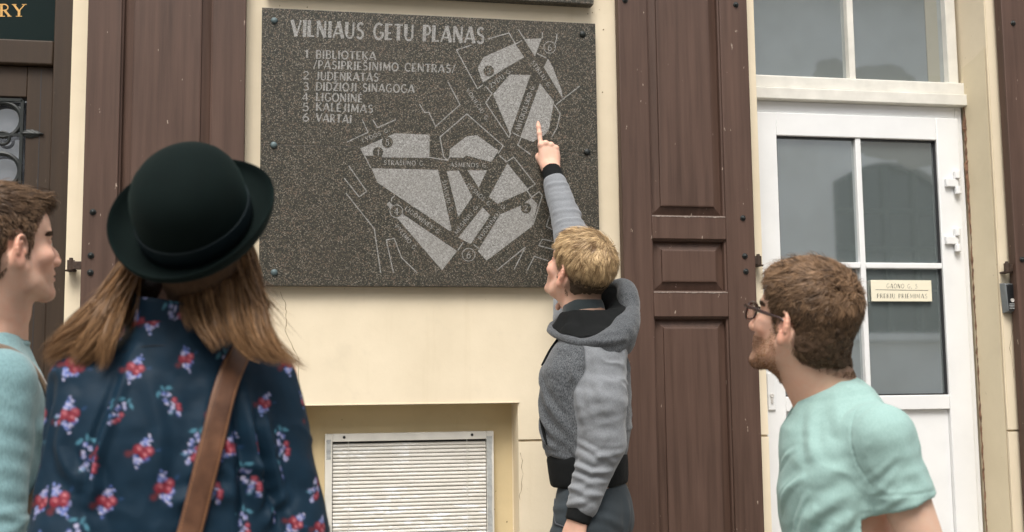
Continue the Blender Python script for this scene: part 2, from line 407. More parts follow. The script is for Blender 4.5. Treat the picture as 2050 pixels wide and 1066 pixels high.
box(bm, x-0.0045, x+0.0045, FY-0.0115, FY-0.0085, z-0.058, z-0.036); obj("keyhole", bm, M_alu, lf)
for py in (366, 481):
    x, z = wz(1911, py, FY-.01)
    bm = bmesh.new(); box(bm, x-0.040, x+0.016, FY-0.016, FY-0.0003, z-0.018, z+0.016); obj("hinge", bm, M_white, lf, 0.003)
    for a, b_ in ((-0.048, -0.0185), (0.0165, 0.048)):
        bm = bmesh.new(); lathe(bm, [(0, a), (0.0125, a), (0.0135, a+.002), (0.0135, b_-.002), (0.0125, b_), (0, b_)], Matrix.Translation((x+0.012, FY-0.0115, z)), 16)
        obj("hinge_barrel", bm, M_white, lf, smooth=False)
# transom
tr = tag(empty("transom_window", (2.24, .2, 2.5)), "two-pane white transom window"); tr.parent = door; tr.matrix_parent_inverse = world_of(door).inverted()
bm = bmesh.new()
for bx_ in ((fx0, 1.815, 2.5225, 3.3), (2.684, fx1, 2.5225, 3.3)): box(bm, bx_[0], bx_[1], 0.19, 0.26, bx_[2], bx_[3])
box(bm, 1.815, 2.684, 0.1906, 0.26, 2.5225, 2.528); box(bm, 1.815, 2.684, 0.1906, 0.26, 3.22, 3.3)
box(bm, 2.238, 2.266, 0.193, 0.25, 2.5285, 3.2195); obj("sash_frame", bm, M_cwhite, tr, 0.003)
for x0, x1 in ((1.8155, 2.2375), (2.2665, 2.6835)): boxo("pane", (x0, x1, 0.222, 0.23, 2.5285, 3.2195), M_glass, tr, 0)

# ------------------------------------------------------------------ basement window with blind
bw_ = tag(empty("basement_window", (0.41, 0.1, 0.4)), "white framed basement window with a lowered venetian blind"); bw_.parent = bldg; bw_.matrix_parent_inverse = world_of(bldg).inverted()
wx0, wx1, wz0, wz1 = 0.106, 0.714, 0.40, 1.120
bm = bmesh.new()
box(bm, wx0, wx0+.026, .078, .109, wz0, wz1); box(bm, wx1-.026, wx1, .078, .109, wz0, wz1)
box(bm, wx0+.0262, wx1-.0262, .0785, .109, wz1-.028, wz1); box(bm, wx0+.0262, wx1-.0262, .0785, .109, wz0, wz0+.028)
obj("window_frame", bm, M_cwhite, bw_, 0.002)
b = NB("blind_slat"); v = b.coord(); n = b.noise(b.mapped((6, 6, 40)), 1.0, 5, 0.7); n2 = b.noise(b.mapped((16, 16, 75)), 1.0, 4, 0.7)
cen = b.noise(v, 3.2, 2)
patch = b.math('MULTIPLY', b.ramp(n2, [(0.52, 0), (0.6, 1)]), b.ramp(cen, [(0.42, 0), (0.56, 1)]))  # pale patches: reflections and dirt of window glass, painted into the slat colour
c = b.mix(b.ramp(n, [(0.3, 0), (0.7, 1)]), (0.54, 0.515, 0.455), (0.68, 0.655, 0.60)); c = b.mix(b.math('MULTIPLY', patch, 0.85), c, (0.80, 0.82, 0.83))
c = b.mix(b.math('MULTIPLY', b.ramp(b.noise(b.mapped((50, 50, 130)), 1.0, 3), [(0.66, 0), (0.7, 1)]), b.math('MULTIPLY', patch, .8)), c, (0.16, 0.2, 0.17))
b.set(Base_Color=c, Roughness=0.45); M_slat = b.m
bm = bmesh.new(); z = wz1-.041; ix0, ix1 = wx0+.028, wx1-.028; k = 0; rr = random.Random(9)
while z > wz0+.03:
    dz0, dz1 = rr.uniform(-.0004, .0004), rr.uniform(-.0004, .0004)
    prof = [(0.0915, -0.0010), (0.0885, 0.0022), (0.0885, 0.0052), (0.0895, 0.0085), (0.0925, 0.0112), (0.0935, 0.0112)]
    nseg = 8; cols = []
    for i in range(nseg+1):
        t = i/nseg; x = ix0+(ix1-ix0)*t; dz = dz0*(1-t)+dz1*t + rr.uniform(-.00025, .00025)
        cols.append([bm.verts.new((x, y, z-0.0055+h+dz)) for y, h in prof])
    for p, q_ in zip(cols, cols[1:]):
        for j in range(len(prof)-1): bm.faces.new((p[j], q_[j], q_[j+1], p[j+1]))
    z -= 0.0134; k += 1
obj("blind_slats", bm, M_slat, bw_)
for x in (0.189, 0.616): boxo("blind_cord", (x-.0011, x+.0011, .0845, .087, wz0+.03, wz1-.0282), M_slat, bw_, 0)
bm = bmesh.new(); box(bm, ix0-.001, ix1+.001, .098, .106, wz0+.0285, wz1-.0285); obj("dark_backing", bm, M_seal, bw_)
rr = random.Random(2)
def smear(x0, x1, z0, z1):
    bm = bmesh.new(); n = 26; A, B = [], []
    for i in range(n+1):
        z = z0+(z1-z0)*i/n; e = 0.0025*rr.random()
        A.append(bm.verts.new((x0+e, .0775-.0006*rr.random(), z))); B.append(bm.verts.new((x1-0.003*rr.random(), .0772-.0008*rr.random(), z)))
    for i in range(n): bm.faces.new((A[i], B[i], B[i+1], A[i+1]))
    obj("putty_smear", bm, M_putty, bw_)
smear(wx1-.027, wx1-.006, wz0, wz1-.018); smear(wx0+.004, wx0+.0215, 1.03, 1.10); smear(wx0+.004, wx0+.0215, .74, .80)
for px in (689, 945):
    p = onwall(px, 871, .078); bm = bmesh.new(); lathe(bm, [(0, .0004), (.005, .0004), (.005, .002), (.003, .0035), (0, .004)], Matrix.Translation((p[0], .0785, wz1-.012)) @ Matrix.Rotation(math.pi/2, 4, 'X'), 14)
    obj("screw", bm, M_iron, bw_)

# ------------------------------------------------------------------ dark wooden entrance door (left)
ld = tag(empty("wooden_door", (-1.37, 0.2, 0)), "dark brown wooden entrance door with wrought iron grille and glass over it"); ld.parent = bldg; ld.matrix_parent_inverse = world_of(bldg).inverted()
a, b_ = LX0+.001, LX1-.001
bm = bmesh.new()
box(bm, -0.866, b_, .17, .3, 0.02, 3.34); box(bm, a, LX0+.095, .17, .3, 0.02, 3.34); box(bm, LX0+.0955, -0.8665, .171, .3, 2.451, 2.541); box(bm, LX0+.0955, -0.8665, .171, .3, 3.2, 3.34)
obj("door_frame", bm, M_dark, ld, 0.006)
boxo("overlight", (LX0+.0955, -0.8665, .215, .225, 2.5415, 3.1995), M_glass_dark, ld, 0)
lx0, lx1 = LX0+.1, -0.8685
wl = tag(empty("door_leaf", (-1.4, .2, .1)), "dark wooden leaf around an iron grille"); wl.parent = ld; wl.matrix_parent_inverse = world_of(ld).inverted()
gx0, gx1, gz0, gz1 = LX0+.195, -0.957, 1.25, 2.335
bm = bmesh.new()
box(bm, gx1, lx1, .195, .24, .03, 2.449); box(bm, lx0, gx0, .195, .24, .03, 2.449); box(bm, gx0, gx1, .1955, .24, gz1, 2.449); box(bm, gx0, gx1, .1955, .24, .03, gz0)
obj("leaf_boards", bm, M_dark, wl, 0.004)
bm = bmesh.new(); x = -0.910; box(bm, x-.0015, x+.0015, .1942, .1948, .05, 2.44); obj("board_joint", bm, M_seal, wl)
boxo("pane", (gx0+.001, gx1-.001, .228, .234, gz0+.001, gz1-.001), glass_mat("bright_glass", (0.16, 0.17, 0.19), 1.6, .35), wl, 0)
bm = bmesh.new()
def ringt(cx, cz, r, th, y=.200, seg=40): tube(bm, [(cx+r*math.cos(6.28318*i/seg), y, cz+r*math.sin(6.28318*i/seg)) for i in range(seg)], th, 8, True)
def bar(x0, z0, x1, z1, w, y0=.190, y1=.203):
    if abs(x1-x0) > abs(z1-z0): box(bm, x0, x1, y0, y1, z0-w, z0+w)
    else: box(bm, x0-w, x0+w, y0, y1, z0, z1)
bx1 = wz(43, 270, .195)[0]; zb = wz(20, 270, .195)[1]; zt = gz1-.012
cxm = bx1-.168
bar(bx1, gz0+.02, bx1, zt, .0055); bar(gx0+.02, zt, bx1, zt, .0055); bar(gx0+.02, zb, bx1, zb, .0045, .192, .205)
bar(gx0+.02, gz0+.02, gx0+.02, zt, .0055)
for i in range(4):
    for j in range(6):
        cx = wz(6, 240, .2)[0]-i*.142; cz = wz(6, 240, .2)[1]-j*.185
        if cx > gx0+.06 and cz > gz0+.05:
            ringt(cx, cz, .062, .0085)
            if j < 5: ringt(cx+.002, cz-.0925+.025, .022, .006, .198, 24)
obj("iron_grille", bm, M_iron, wl, smooth=False)
bm = bmesh.new()      # acanthus leaf tip lying over the stile
x0, zc = bx1, wz(70, 268, .19)[1]; n = 12; Lf = wz(88, 270, .19)[0]-bx1
prof = [math.sin(math.pi*min(1, (i/n)**.75))*.5+.12*(1-i/n) for i in range(n+1)]
rows = []
for i in range(n+1):
    x = x0+Lf*i/n; hw = .028*prof[i]*(1+0.12*math.sin(i*2.4)); row = []
    for j in range(-6, 7):
        u = j/6; row.append(bm.verts.new((x-.012*abs(u)*0, .186+.007*abs(u)+.0025*math.sin(abs(u)*9+i*1.9)*(abs(u) > .1), zc+hw*u)))
    rows.append(row)
for p, q_ in zip(rows, rows[1:]):
    for j in range(12): bm.faces.new((p[j], q_[j], q_[j+1], p[j+1]))
obj("iron_leaf", bm, M_iron, wl, smooth=True)

# ------------------------------------------------------------------ building across the street, seen mirrored in the panes
ob = tag(empty("building", (6, -9.2, 0)), "grey plaster building with a dark arched window, mirrored in the door panes", "building")
M_grey = plaster_mat("grey_plaster", (0.80, 0.82, 0.84), amount=0.5)
M_greyp = plaster_mat("bare_render", (0.42, 0.40, 0.36), amount=1.0)
OY = -9.2; MY = 0.196*2-OY      # its mirror image in the pane
ax0 = onwall(1674, 520, MY)[0]; ax1 = onwall(1905, 520, MY)[0]; asill = onwall(1780, 668, MY)[2]; atop = onwall(1790, 325, MY)[2]; asp = onwall(1680, 365, MY)[2]
bm = bmesh.new()
def opp_wall():
    x0, x1, z0, z1 = -14, 20, -0.12, 6.5
    arc = [(ax0+(ax1-ax0)*i/16, asp+(atop-asp)*math.sin(math.pi*i/16)) for i in range(17)]
    q = lambda *p: bm.faces.new([bm.verts.new((x, OY, z)) for x, z in p])
    q((x0, z0), (ax0, z0), (ax0, z1), (x0, z1)); q((ax1, z0), (x1, z0), (x1, z1), (ax1, z1)); q((ax0, z0), (ax1, z0), (ax1, asill), (ax0, asill))
    for p, r in zip(arc, arc[1:]): q(p, r, (r[0], z1), (p[0], z1))
    ed = [(ax0, asill)]+arc+[(ax1, asill), (ax0, asill)]
    for p, r in zip(ed, ed[1:]): bm.faces.new([bm.verts.new(x) for x in ((p[0], OY, p[1]), (r[0], OY, r[1]), (r[0], OY-.25, r[1]), (p[0], OY-.25, p[1]))])
opp_wall(); bmesh.ops.remove_doubles(bm, verts=bm.verts, dist=1e-4); obj("plaster_wall", bm, M_grey, ob)
boxo("roof", (-14, 20, OY-9, OY+.35, 6.51, 6.7), M_rust, ob, 0)
bm = bmesh.new(); box(bm, ax0, ax1, OY-.23, OY-.2, asill, atop); obj("window_glass", bm, M_glass_dark, ob)
bm = bmesh.new()
for t in (.0, .24, .5, .76, 1.0): x = ax0+(ax1-ax0)*t; box(bm, x-.035, x+.035, OY-.199, OY-.15, asill, atop)
for t in (.25, .5, .72): z = asill+(atop-asill)*t; box(bm, ax0+.04, ax1-.04, OY-.1985, OY-.155, z-.03, z+.03)
obj("window_frame", bm, plain("green_grey_paint", (.045, .06, .055), .5), ob)
boxo("window_sill", (ax0-.12, ax1+.12, OY-.1, OY+.12, asill-.1, asill-.001), M_grey, ob, .01)
bm = bmesh.new(); rr = random.Random(4)
def blob(cx, cz, rx, rz, y=OY+.004):
    n = 40; bm.faces.new([bm.verts.new((cx+rx*math.cos(6.283*i/n)*(1+.10*math.sin(i*1.3)+.06*rr.random()), y, cz+rz*math.sin(6.283*i/n)*(1+.08*math.sin(i*.9+1)+.06*rr.random()))) for i in range(n)])
for (px, py, rx, rz) in ((1790, 300, 75, 20), (1830, 305, 45, 32), (1668, 148, 34, 32), (1770, 160, 62, 32)):
    c = onwall(px, py, MY); e = onwall(px+rx, py, MY); f = onwall(px, py-rz, MY); blob(c[0], c[2], abs(e[0]-c[0]), abs(f[2]-c[2]), OY+.004+.002*rr.random())
obj("bare_patch", bm, M_greyp, ob)
# ------------------------------------------------------------------ stroke lettering
def arc(cx, cy, rx, ry, a0, a1, n=12):
    return [(cx+rx*math.cos(R_(a0+(a1-a0)*i/n)), cy+ry*math.sin(R_(a0+(a1-a0)*i/n))) for i in range(n+1)]
# glyph: width, [(weight, polyline)], weight 1 = heavy stem, 0.5 = hairline
G = {
 'A': (.74, [(.55, [(0, 0), (.36, 1)]), (1, [(.38, 1), (.72, 0)]), (.5, [(.14, .27), (.6, .27)])]),
 'B': (.56, [(1, [(.06, 0), (.06, 1)]), (.55, [(.06, 1), (.3, 1)]+arc(.3, .77, .2, .23, 90, -90)+[(.06, .54)]), (.55, [(.3, .54)]+arc(.3, .27, .24, .27, 90, -90)+[(.06, 0)])]),
 'C': (.68, [(.7, arc(.4, .5, .36, .5, 50, 310, 18))]),
 'D': (.7, [(1, [(.06, 0), (.06, 1)]), (.6, [(.06, 1), (.25, 1)]+arc(.25, .5, .42, .5, 90, -90, 16)+[(.06, 0)])]),
 'E': (.5, [(1, [(.06, 0), (.06, 1)]), (.5, [(.06, .97), (.48, .97)]), (.5, [(.06, .42), (.4, .42)]), (.5, [(.06, .03), (.48, .03)])]),
 'G': (.74, [(.7, arc(.4, .5, .36, .5, 55, 330, 18)), (.6, [(.72, .26), (.72, .42), (.5, .42)])]),
 'I': (.2, [(1, [(.1, 0), (.1, 1)])]),
 'J': (.38, [(1, [(.28, 1), (.28, .18)]), (.6, arc(.12, .18, .16, .18, 0, -110, 8))]),
 'K': (.62, [(1, [(.06, 0), (.06, 1)]), (.55, [(.56, 1), (.08, .42)]), (.8, [(.22, .56), (.6, 0)])]),
 'L': (.48, [(1, [(.06, 0), (.06, 1)]), (.5, [(.06, .03), (.46, .03)])]),
 'M': (.86, [(.6, [(.06, 0), (.12, 1)]), (.9, [(.12, 1), (.43, .12)]), (.5, [(.43, .12), (.74, 1)]), (.9, [(.74, 1), (.8, 0)])]),
 'N': (.72, [(.6, [(.06, 0), (.06, 1)]), (1, [(.06, 1), (.64, 0)]), (.6, [(.64, 0), (.64, 1)])]),
 'O': (.78, [(.8, arc(.39, .5, .36, .5, 90, 450, 26))]),
 'P': (.54, [(1, [(.06, 0), (.06, 1)]), (.6, [(.06, .98), (.26, .98)]+arc(.26, .7, .24, .28, 90, -90)+[(.06, .42)])]),
 'R': (.6, [(1, [(.06, 0), (.06, 1)]), (.55, [(.06, .98), (.26, .98)]+arc(.26, .73, .22, .25, 90, -90)+[(.06, .48)]), (.8, [(.2, .47), (.56, 0)])]),
 'S': (.54, [(.7, arc(.28, .75, .2, .23, 35, 250, 12)+arc(.27, .26, .23, .26, 70, -145, 12))]),
 'T': (.6, [(1, [(.3, 0), (.3, 1)]), (.5, [(0, .97), (.6, .97)])]),
 'U': (.68, [(1, [(.08, 1), (.08, .3)]), (.6, arc(.34, .3, .27, .3, 180, 360, 14)+[(.61, 1)])]),
 'V': (.7, [(1, [(0, 1), (.34, 0)]), (.5, [(.36, 0), (.68, 1)])]),
 'Y': (.66, [(.9, [(0, 1), (.32, .45)]), (.5, [(.66, 1), (.34, .45)]), (.9, [(.33, .47), (.33, 0)])]),
 'Z': (.6, [(.5, [(.02, .97), (.58, .97)]), (1, [(.54, .97), (.05, .03)]), (.5, [(.02, .03), (.58, .03)])]),
 '1': (.3, [(1, [(.2, 0), (.2, 1)]), (.5, [(.2, .98), (.04, .82)])]),
 '2': (.52, [(.6, arc(.26, .73, .22, .26, 160, -30, 12)+[(.04, .04)]), (.7, [(.03, .04), (.5, .04)])]),
 '3': (.5, [(.6, arc(.23, .76, .2, .22, 150, -80, 10)), (.7, arc(.23, .27, .24, .27, 85, -150, 12))]),
 '4': (.56, [(.8, [(.4, 0), (.4, 1)]), (.5, [(.4, 1), (.02, .28)]), (.5, [(.02, .28), (.54, .28)])]),
 '5': (.5, [(.6, [(.44, .97), (.12, .97)]), (.6, [(.12, .97), (.09, .55)]), (.7, arc(.22, .3, .24, .3, 115, -150, 14))]),
 '6': (.54, [(.7, arc(.28, .29, .23, .28, 90, 450, 18)), (.6, arc(.5, .3, .46, .68, 100, 172, 10))]),
 '/': (.36, [(.5, [(0, -.05), (.34, 1.05)])]), '.': (.2, [(1, [(.06, .02), (.13, .02)])]), ' ': (.42, []), '-': (.4, [(.6, [(.05, .45), (.35, .45)])]),
}
def caron(g): w, s = G[g]; c = w*.5; return (w, s+[(.5, [(c-.14, 1.24), (c, 1.1), (c+.14, 1.24)])])
def dot(g): w, s = G[g]; c = w*.5; return (w, s+[(.8, [(c-.05, 1.17), (c+.05, 1.17)])])
def ogon(g): w, s = G[g]; c = w*.62; return (w, s+[(.5, [(c+.03, 0), (c-.06, -.14), (c+.06, -.22)])])
G['Š'], G['Ž'], G['Č'], G['Ė'], G['Ų'] = caron('S'), caron('Z'), caron('C'), dot('E'), ogon('U')
def layout(text, track=.16):
    x = 0; outp = []
    for ch in text:
        w, st = G[ch]
        for wt, pl in st: outp.append((wt, [(px+x, py) for px, py in pl]))
        x += w+track
    return outp, x-track
ZST = [0]
def stroke_mesh(bm, strokes, mp, th, thin=1.0):
    """strokes in letter units -> flat ribbons; mp maps (u,v) to a world point, th is heavy stroke width in letter units"""
    for wt, pl in strokes:
        w = th*(wt if wt >= .99 else wt*thin)/2
        pts = [np.array(p, float) for p in pl]; L_, R2 = [], []
        ZST[0] = (ZST[0]+1) % 40; off = ZST[0]*8e-6
        for i, p in enumerate(pts):
            t = (pts[min(i+1, len(pts)-1)]-pts[max(i-1, 0)]); t /= max(1e-9, np.linalg.norm(t)); nn = np.array((-t[1], t[0]))
            e = t*(w*.3 if i == len(pts)-1 else (-w*.3 if i == 0 else 0))
            L_.append(mp(*(p+e+nn*w), off)); R2.append(mp(*(p+e-nn*w), off))
        vl = [bm.verts.new(p) for p in L_]; vr = [bm.verts.new(p) for p in R2]
        for i in range(len(pts)-1): bm.faces.new((vl[i], vr[i], vr[i+1], vl[i+1]))
def wall_text(name, text, p0, p1, h, Y, mat, parent, th=.14, thin=1.0, track=.16):
    """baseline from photo pixel p0 to p1, cap height h (pixels), laid on the wall plane Y"""
    st, wd = layout(text, track); a = np.array(p0, float); d = np.array(p1, float)-a; ln = np.linalg.norm(d); d /= ln; up = np.array((d[1], -d[0]))
    sx = ln/wd
    def mp(u, v, off):
        q = a+d*(u*sx)+up*(v*h); p = onwall(q[0], q[1], Y); return (p[0], p[1]-off, p[2])
    # keep stroke widths even although letters are stretched
    bm = bmesh.new(); st2 = [(wt, [(u*sx/h, v) for u, v in pl]) for wt, pl in st]
    stroke_mesh(bm, st2, lambda u, v, off: mp(u*h/sx, v, off), th, thin)
    return obj(name, bm, mat, parent)

# ------------------------------------------------------------------ granite plaque
def granite(name, polished=True):
    b = NB(name); v = b.coord()
    c1 = b.voro(v, 265, 'Color'); c2 = b.voro(v, 400, 'Color'); n = b.noise(v, 130, 3, 0.6); big = b.noise(v, 5, 4)
    sep = b.n("ShaderNodeSeparateColor"); b.l(c1, sep.inputs[0]); sep2 = b.n("ShaderNodeSeparateColor"); b.l(c2, sep2.inputs[0])
    if polished:
        c = b.ramp(sep.outputs[0], [(0.0, (.015, .017, .012)), (.25, (.034, .033, .025)), (.46, (.066, .057, .042)), (.66, (.105, .086, .063)), (.86, (.150, .108, .080)), (.93, (.021, .024, .018))], 'CONSTANT')
        c = b.mix(b.ramp(sep2.outputs[1], [(0.7, 0.0), (0.72, 1.0)]), c, (.024, .025, .019))
        c = b.mix(b.ramp(sep2.outputs[0], [(0.92, 0.0), (0.93, 1.0)]), c, (.23, .205, .17))
        c = b.mix(b.math('MULTIPLY', b.ramp(big, [(.35, 0), (.7, 1)]), .3), c, (.055, .045, .034))
        b.set(Base_Color=c, Roughness=0.42, Specular_IOR_Level=0.35); b.bump(n, 0.05, 0.002)
    else:
        c = b.ramp(sep.outputs[0], [(0.0, (.18, .175, .163)), (.2, (.235, .23, .218)), (.6, (.285, .28, .268)), (.85, (.34, .335, .32))], 'CONSTANT')
        c = b.mix(b.ramp(sep2.outputs[0], [(0.85, 0.0), (0.87, 1.0)]), c, (.12, .115, .10))
        c = b.mix(b.math('MULTIPLY', b.ramp(big, [(.4, 0), (.65, 1)]), .35), c, (.22, .21, .19))
        b.set(Base_Color=c, Roughness=0.8); b.bump(n, 0.3, 0.002)
    return b.m
M_iron_blue = plain("bluish_bolt", (0.09, 0.125, 0.13), 0.5, 0.3, 0.2, 60, 0.1)
M_gran, M_etch = granite("polished_granite"), granite("frosted_granite", False)
PX0, PX1, PZ0, PZ1, PSEAM = -0.127, 1.097, 1.639, 2.633, 2.139
PY = -0.036; YT = PY-0.0005
plq = tag(empty("stone_plaque", ((PX0+PX1)/2, -0.02, PZ0)), "brown granite plaque engraved with a street map and list, pointed at by the man", "plaque")
boxo("slab", (PX0, PX1, PY, -0.006, PZ0, PSEAM-.0004), M_gran, plq, 0.0012); boxo("slab", (PX0, PX1, PY, -0.006, PSEAM+.0004, PZ1), M_gran, plq, 0.0012)
for px, py in ((549, 42), (1166, 69), (548, 291), (1175, 305), (549, 546), (1178, 553)):
    p = onwall(px, py, PY); bm = bmesh.new()
    lathe(bm, [(0, 0), (.0115, 0), (.012, .002), (.0105, .006), (.006, .0085), (0, .0092)], Matrix.Translation((p[0], PY, p[2])) @ Matrix.Rotation(math.pi/2, 4, 'X'), 18)
    obj("bolt", bm, M_iron_blue if px < 700 else M_iron, plq, smooth=True)
upl = tag(empty("stone_plaque", (0.5, -0.02, 2.70)), "upper brown granite plaque, only its bottom edge in view above the map plaque", "plaque")
boxo("slab", (PX0+.01, 1.089, -0.05, -0.006, 2.703, 3.35), M_gran, upl, 0.002)

wall_text("title_lettering", "VILNIAUS GETU PLANAS", (584, 72), (968, 87), 31, YT, M_etch, plq, .22, .95, .2)
for t, p0, p1 in (("1", (610, 116), (617, 116)), ("2", (607, 159), (618, 159)), ("3", (607, 181), (618, 181)), ("4", (605, 202), (617, 202)), ("5", (606, 222), (618, 222)), ("6", (606, 243), (618, 243)),
                  ("BIBLIOTEKA", (633, 117), (752, 120)), ("/PASIPRIEŠINIMO CENTRAS/", (628, 137), (911, 146)), ("JUDENRATAS", (633, 160), (757, 163)), ("DIDŽIOJI SINAGOGA", (633, 181), (829, 186)),
                  ("LIGONINĖ", (633, 202), (725, 205)), ("KALĖJIMAS", (633, 222), (746, 226)), ("VARTAI", (633, 243), (703, 247))):
    wall_text("legend_lettering", t, p0, p1, 15.5, YT, M_etch, plq, .22, 1.0, .2)
z3 = lambda p: (840+p[0]/3.4375, p[1]/3.4375)
z4 = lambda p: (660+p[0]/3.1357, 240+p[1]/3.1357)
blocks3 = [[(440, 395), (655, 300), (720, 395), (590, 470), (435, 570), (400, 470)], [(725, 270), (840, 265), (795, 385)], [(883, 405), (915, 460), (978, 625), (985, 680), (855, 465)],
           [(620, 515), (763, 518), (622, 925), (505, 650)], [(828, 575), (925, 700), (890, 890), (860, 930), (780, 978), (693, 945)]]
blocks4 = [[(410, 85), (628, 95), (626, 235), (215, 225), (195, 180)], [(860, 105), (925, 98), (1060, 195), (1015, 265), (855, 225), (840, 240), (750, 235), (755, 185)], [(262, 305), (680, 315), (765, 690), (755, 700), (300, 395)],
           [(735, 322), (810, 320), (895, 485), (808, 612)], [(865, 318), (988, 318), (935, 425)], [(1115, 275), (1250, 440), (1055, 528), (1000, 485)],
           [(1265, 490), (1305, 530), (1270, 670), (985, 885), (930, 825), (1070, 595), (1200, 540)], [(960, 550), (1008, 600), (885, 780), (808, 740)], [(375, 515), (440, 580), (800, 825), (705, 945), (425, 620), (358, 530)]]
for pl in [[z3(p) for p in q] for q in blocks3]+[[z4(p) for p in q] for q in blocks4]:
    bm = bmesh.new(); bm.faces.new([bm.verts.new(onwall(x, y, PY-.0002)) for x, y in pl]); obj("map_block", bm, M_etch, plq)
lines3 = [[(355, 312), (253, 345), (398, 612), (435, 585)], [(470, 270), (615, 228), (660, 305), (705, 280)], [(680, 205), (795, 385)], [(845, 225), (845, 265)], [(945, 235), (943, 270), (932, 300)], [(810, 370), (872, 400)],
          [(455, 595), (498, 645), (455, 710), (615, 948), (628, 915)], [(195, 565), (278, 722), (110, 872), (65, 775), (35, 775), (0, 720)], [(940, 720), (1100, 595)], [(925, 720), (968, 785), (945, 880), (910, 945)],
          [(325, 785), (140, 945), (162, 1060)], [(325, 785), (575, 1005), (540, 1060)], [(640, 915), (685, 938)], [(698, 950), (675, 1000), (765, 1066)]]
lines4 = [[(110, 140), (240, 80), (205, 0)], [(270, 0), (300, 50), (415, 0)], [(693, 112), (715, 232), (740, 255), (628, 237), (330, 233)], [(1065, 225), (1110, 265), (1155, 235), (1290, 405), (1235, 440), (1270, 490)],
          [(120, 290), (232, 450), (185, 485), (92, 368)], [(103, 462), (280, 685), (320, 960)], [(400, 960), (355, 755), (405, 745), (450, 865), (548, 960)], [(195, 180), (258, 303)], [(408, 478), (388, 495), (388, 513)], [(838, 770), (805, 820)],
          [(905, 785), (935, 808)], [(1268, 486), (1315, 452), (1335, 475), (1276, 660)], [(1050, 945), (1228, 800), (1158, 940)], [(1240, 945), (1285, 858), (1370, 885)], [(1405, 765), (1335, 750), (1312, 790), (1405, 815)], [(1380, 605), (1360, 670), (1400, 692)],
          [(740, 255), (755, 232)]]
PXS = lambda u, v, off: (lambda p: (p[0], p[1]-off, p[2]))(onwall(u, v, YT))
for pl in [[z3(p) for p in q] for q in lines3]+[[z4(p) for p in q] for q in lines4]:
    bm = bmesh.new()
    for p, q in zip(pl, pl[1:]): stroke_mesh(bm, [(1, [p, q])], PXS, 2.1)
    obj("map_line", bm, M_etch, plq)
for t, a, b_, h, z in (("LYDOS G.", (210, 142), (380, 72), 24, z4), ("STRAŠUNO G.", (340, 283), (598, 288), 28, z4), ("AŠMENOS G.", (757, 294), (992, 300), 26, z4), ("ŠIAULIŲ G.", (705, 385), (752, 585), 24, z4),
                       ("DYSNOS G.", (858, 418), (1005, 548), 26, z4), ("MĖSINIŲ G.", (800, 722), (940, 540), 25, z4), ("RŪDNINKŲ G.".replace("Ū", "U"), (948, 755), (1112, 535), 25, z4), ("LIGONINĖS G.", (470, 565), (690, 725), 26, z4), ("PYLIMO G.", (410, 672), (535, 825), 26, z4),
                       ("ŽYDŲ G.", (495, 608), (640, 490), 27, z3), ("VOKIEČIŲ G.", (318, 622), (462, 838), 24, z3), ("STIKLIŲ G.", (765, 432), (890, 610), 26, z3), ("ANTOKOLSKIO G.", (688, 905), (795, 590), 30, z3)):
    wall_text("street_lettering", t, z(a), z(b_), h/3.2, YT-.0002, M_etch, plq, .20, .95, .22)
for t, c, r, z, ring in (("5", (362, 142), 35, z4, 0), ("1", (303, 205), 33, z4, 0), ("4", (418, 575), 40, z4, 1), ("2", (1232, 555), 33, z4, 0), ("6", (872, 848), 40, z4, 1), ("3", (476, 490), 37, z3, 0), ("6", (895, 328), 40, z3, 1)):
    k = 3.1357 if z is z4 else 3.4375; cx, cy = z(c); r /= k
    mk = empty("number_marker", onwall(cx, cy, YT)); mk.parent = plq; mk.matrix_parent_inverse = world_of(plq).inverted()
    bm = bmesh.new(); bm.faces.new([bm.verts.new(onwall(cx+r*math.cos(i*.1963), cy+r*math.sin(i*.1963), YT-.0003)) for i in range(32)]); obj("disc", bm, M_gran, mk)
    if ring:
        bm = bmesh.new(); stroke_mesh(bm, [(1, [(cx+r*math.cos(i*.1963), cy+r*math.sin(i*.1963)) for i in range(33)])], lambda u, v, off: tuple(np.array(PXS(u, v, off))-np.array((0, .0006, 0))), 1.5); obj("ring", bm, M_etch, mk)
    wd = G[t][0]*r*1.15
    wall_text("digit", t, (cx-wd/2, cy+r*.55), (cx+wd/2, cy+r*.57), r*1.12, YT-.0008, M_etch, mk, .17, .9)

# ------------------------------------------------------------------ door sign, gold lettering, intercom
sg = onwall(1743, 561, .185); sg2 = onwall(1866, 604, .185)
sign = tag(empty("door_sign", (sg[0], .18, sg2[2])), "small cream plastic name sign stuck on the glass of the white door", "sign")
boxo("sign_plate", (sg[0], sg2[0], .184, .1875, sg2[2], sg[2]), plain("cream_plastic", (.74, .69, .54), .45, 0, .03, 10, 0), sign, .001)
M_ink = plain("dark_ink", (.035, .03, .025), .6, 0, .05, 10, 0)
wall_text("sign_lettering", "GAONO G. 5", (1775, 577), (1836, 578), 8.6, .1836, M_ink, sign, .15, .6, .3)
wall_text("sign_lettering", "PREKIŲ PRIĖMIMAS", (1756, 597), (1856, 597.5), 8.6, .1836, M_ink, sign, .15, .6, .26)
bm = bmesh.new(); stroke_mesh(bm, [(1, [(1753, 580.5), (1858, 582)])], lambda u, v, off: tuple(onwall(u, v, .1836)), 1.0); obj("rule_line", bm, M_ink, sign)
bm = bmesh.new()
def mpR(u, v, off): p = onwall(u, v, .2135); return (p[0], p[1]-off, p[2])
Rg = [(1, [(3, 33), (3, 9)]), (.28, [(-3, 33), (10, 33)]), (.28, [(-3, 9), (5, 9)])]
Rg += [(.45, [(3, 9.5)]+[(9+7*math.cos(R_(a)), 15.3+6*math.sin(R_(a))) for a in range(-90, 91, 15)]+[(3, 21)]), (.85, [(9, 21), (19, 32.5)]), (.28, [(15, 33), (23, 33)])]
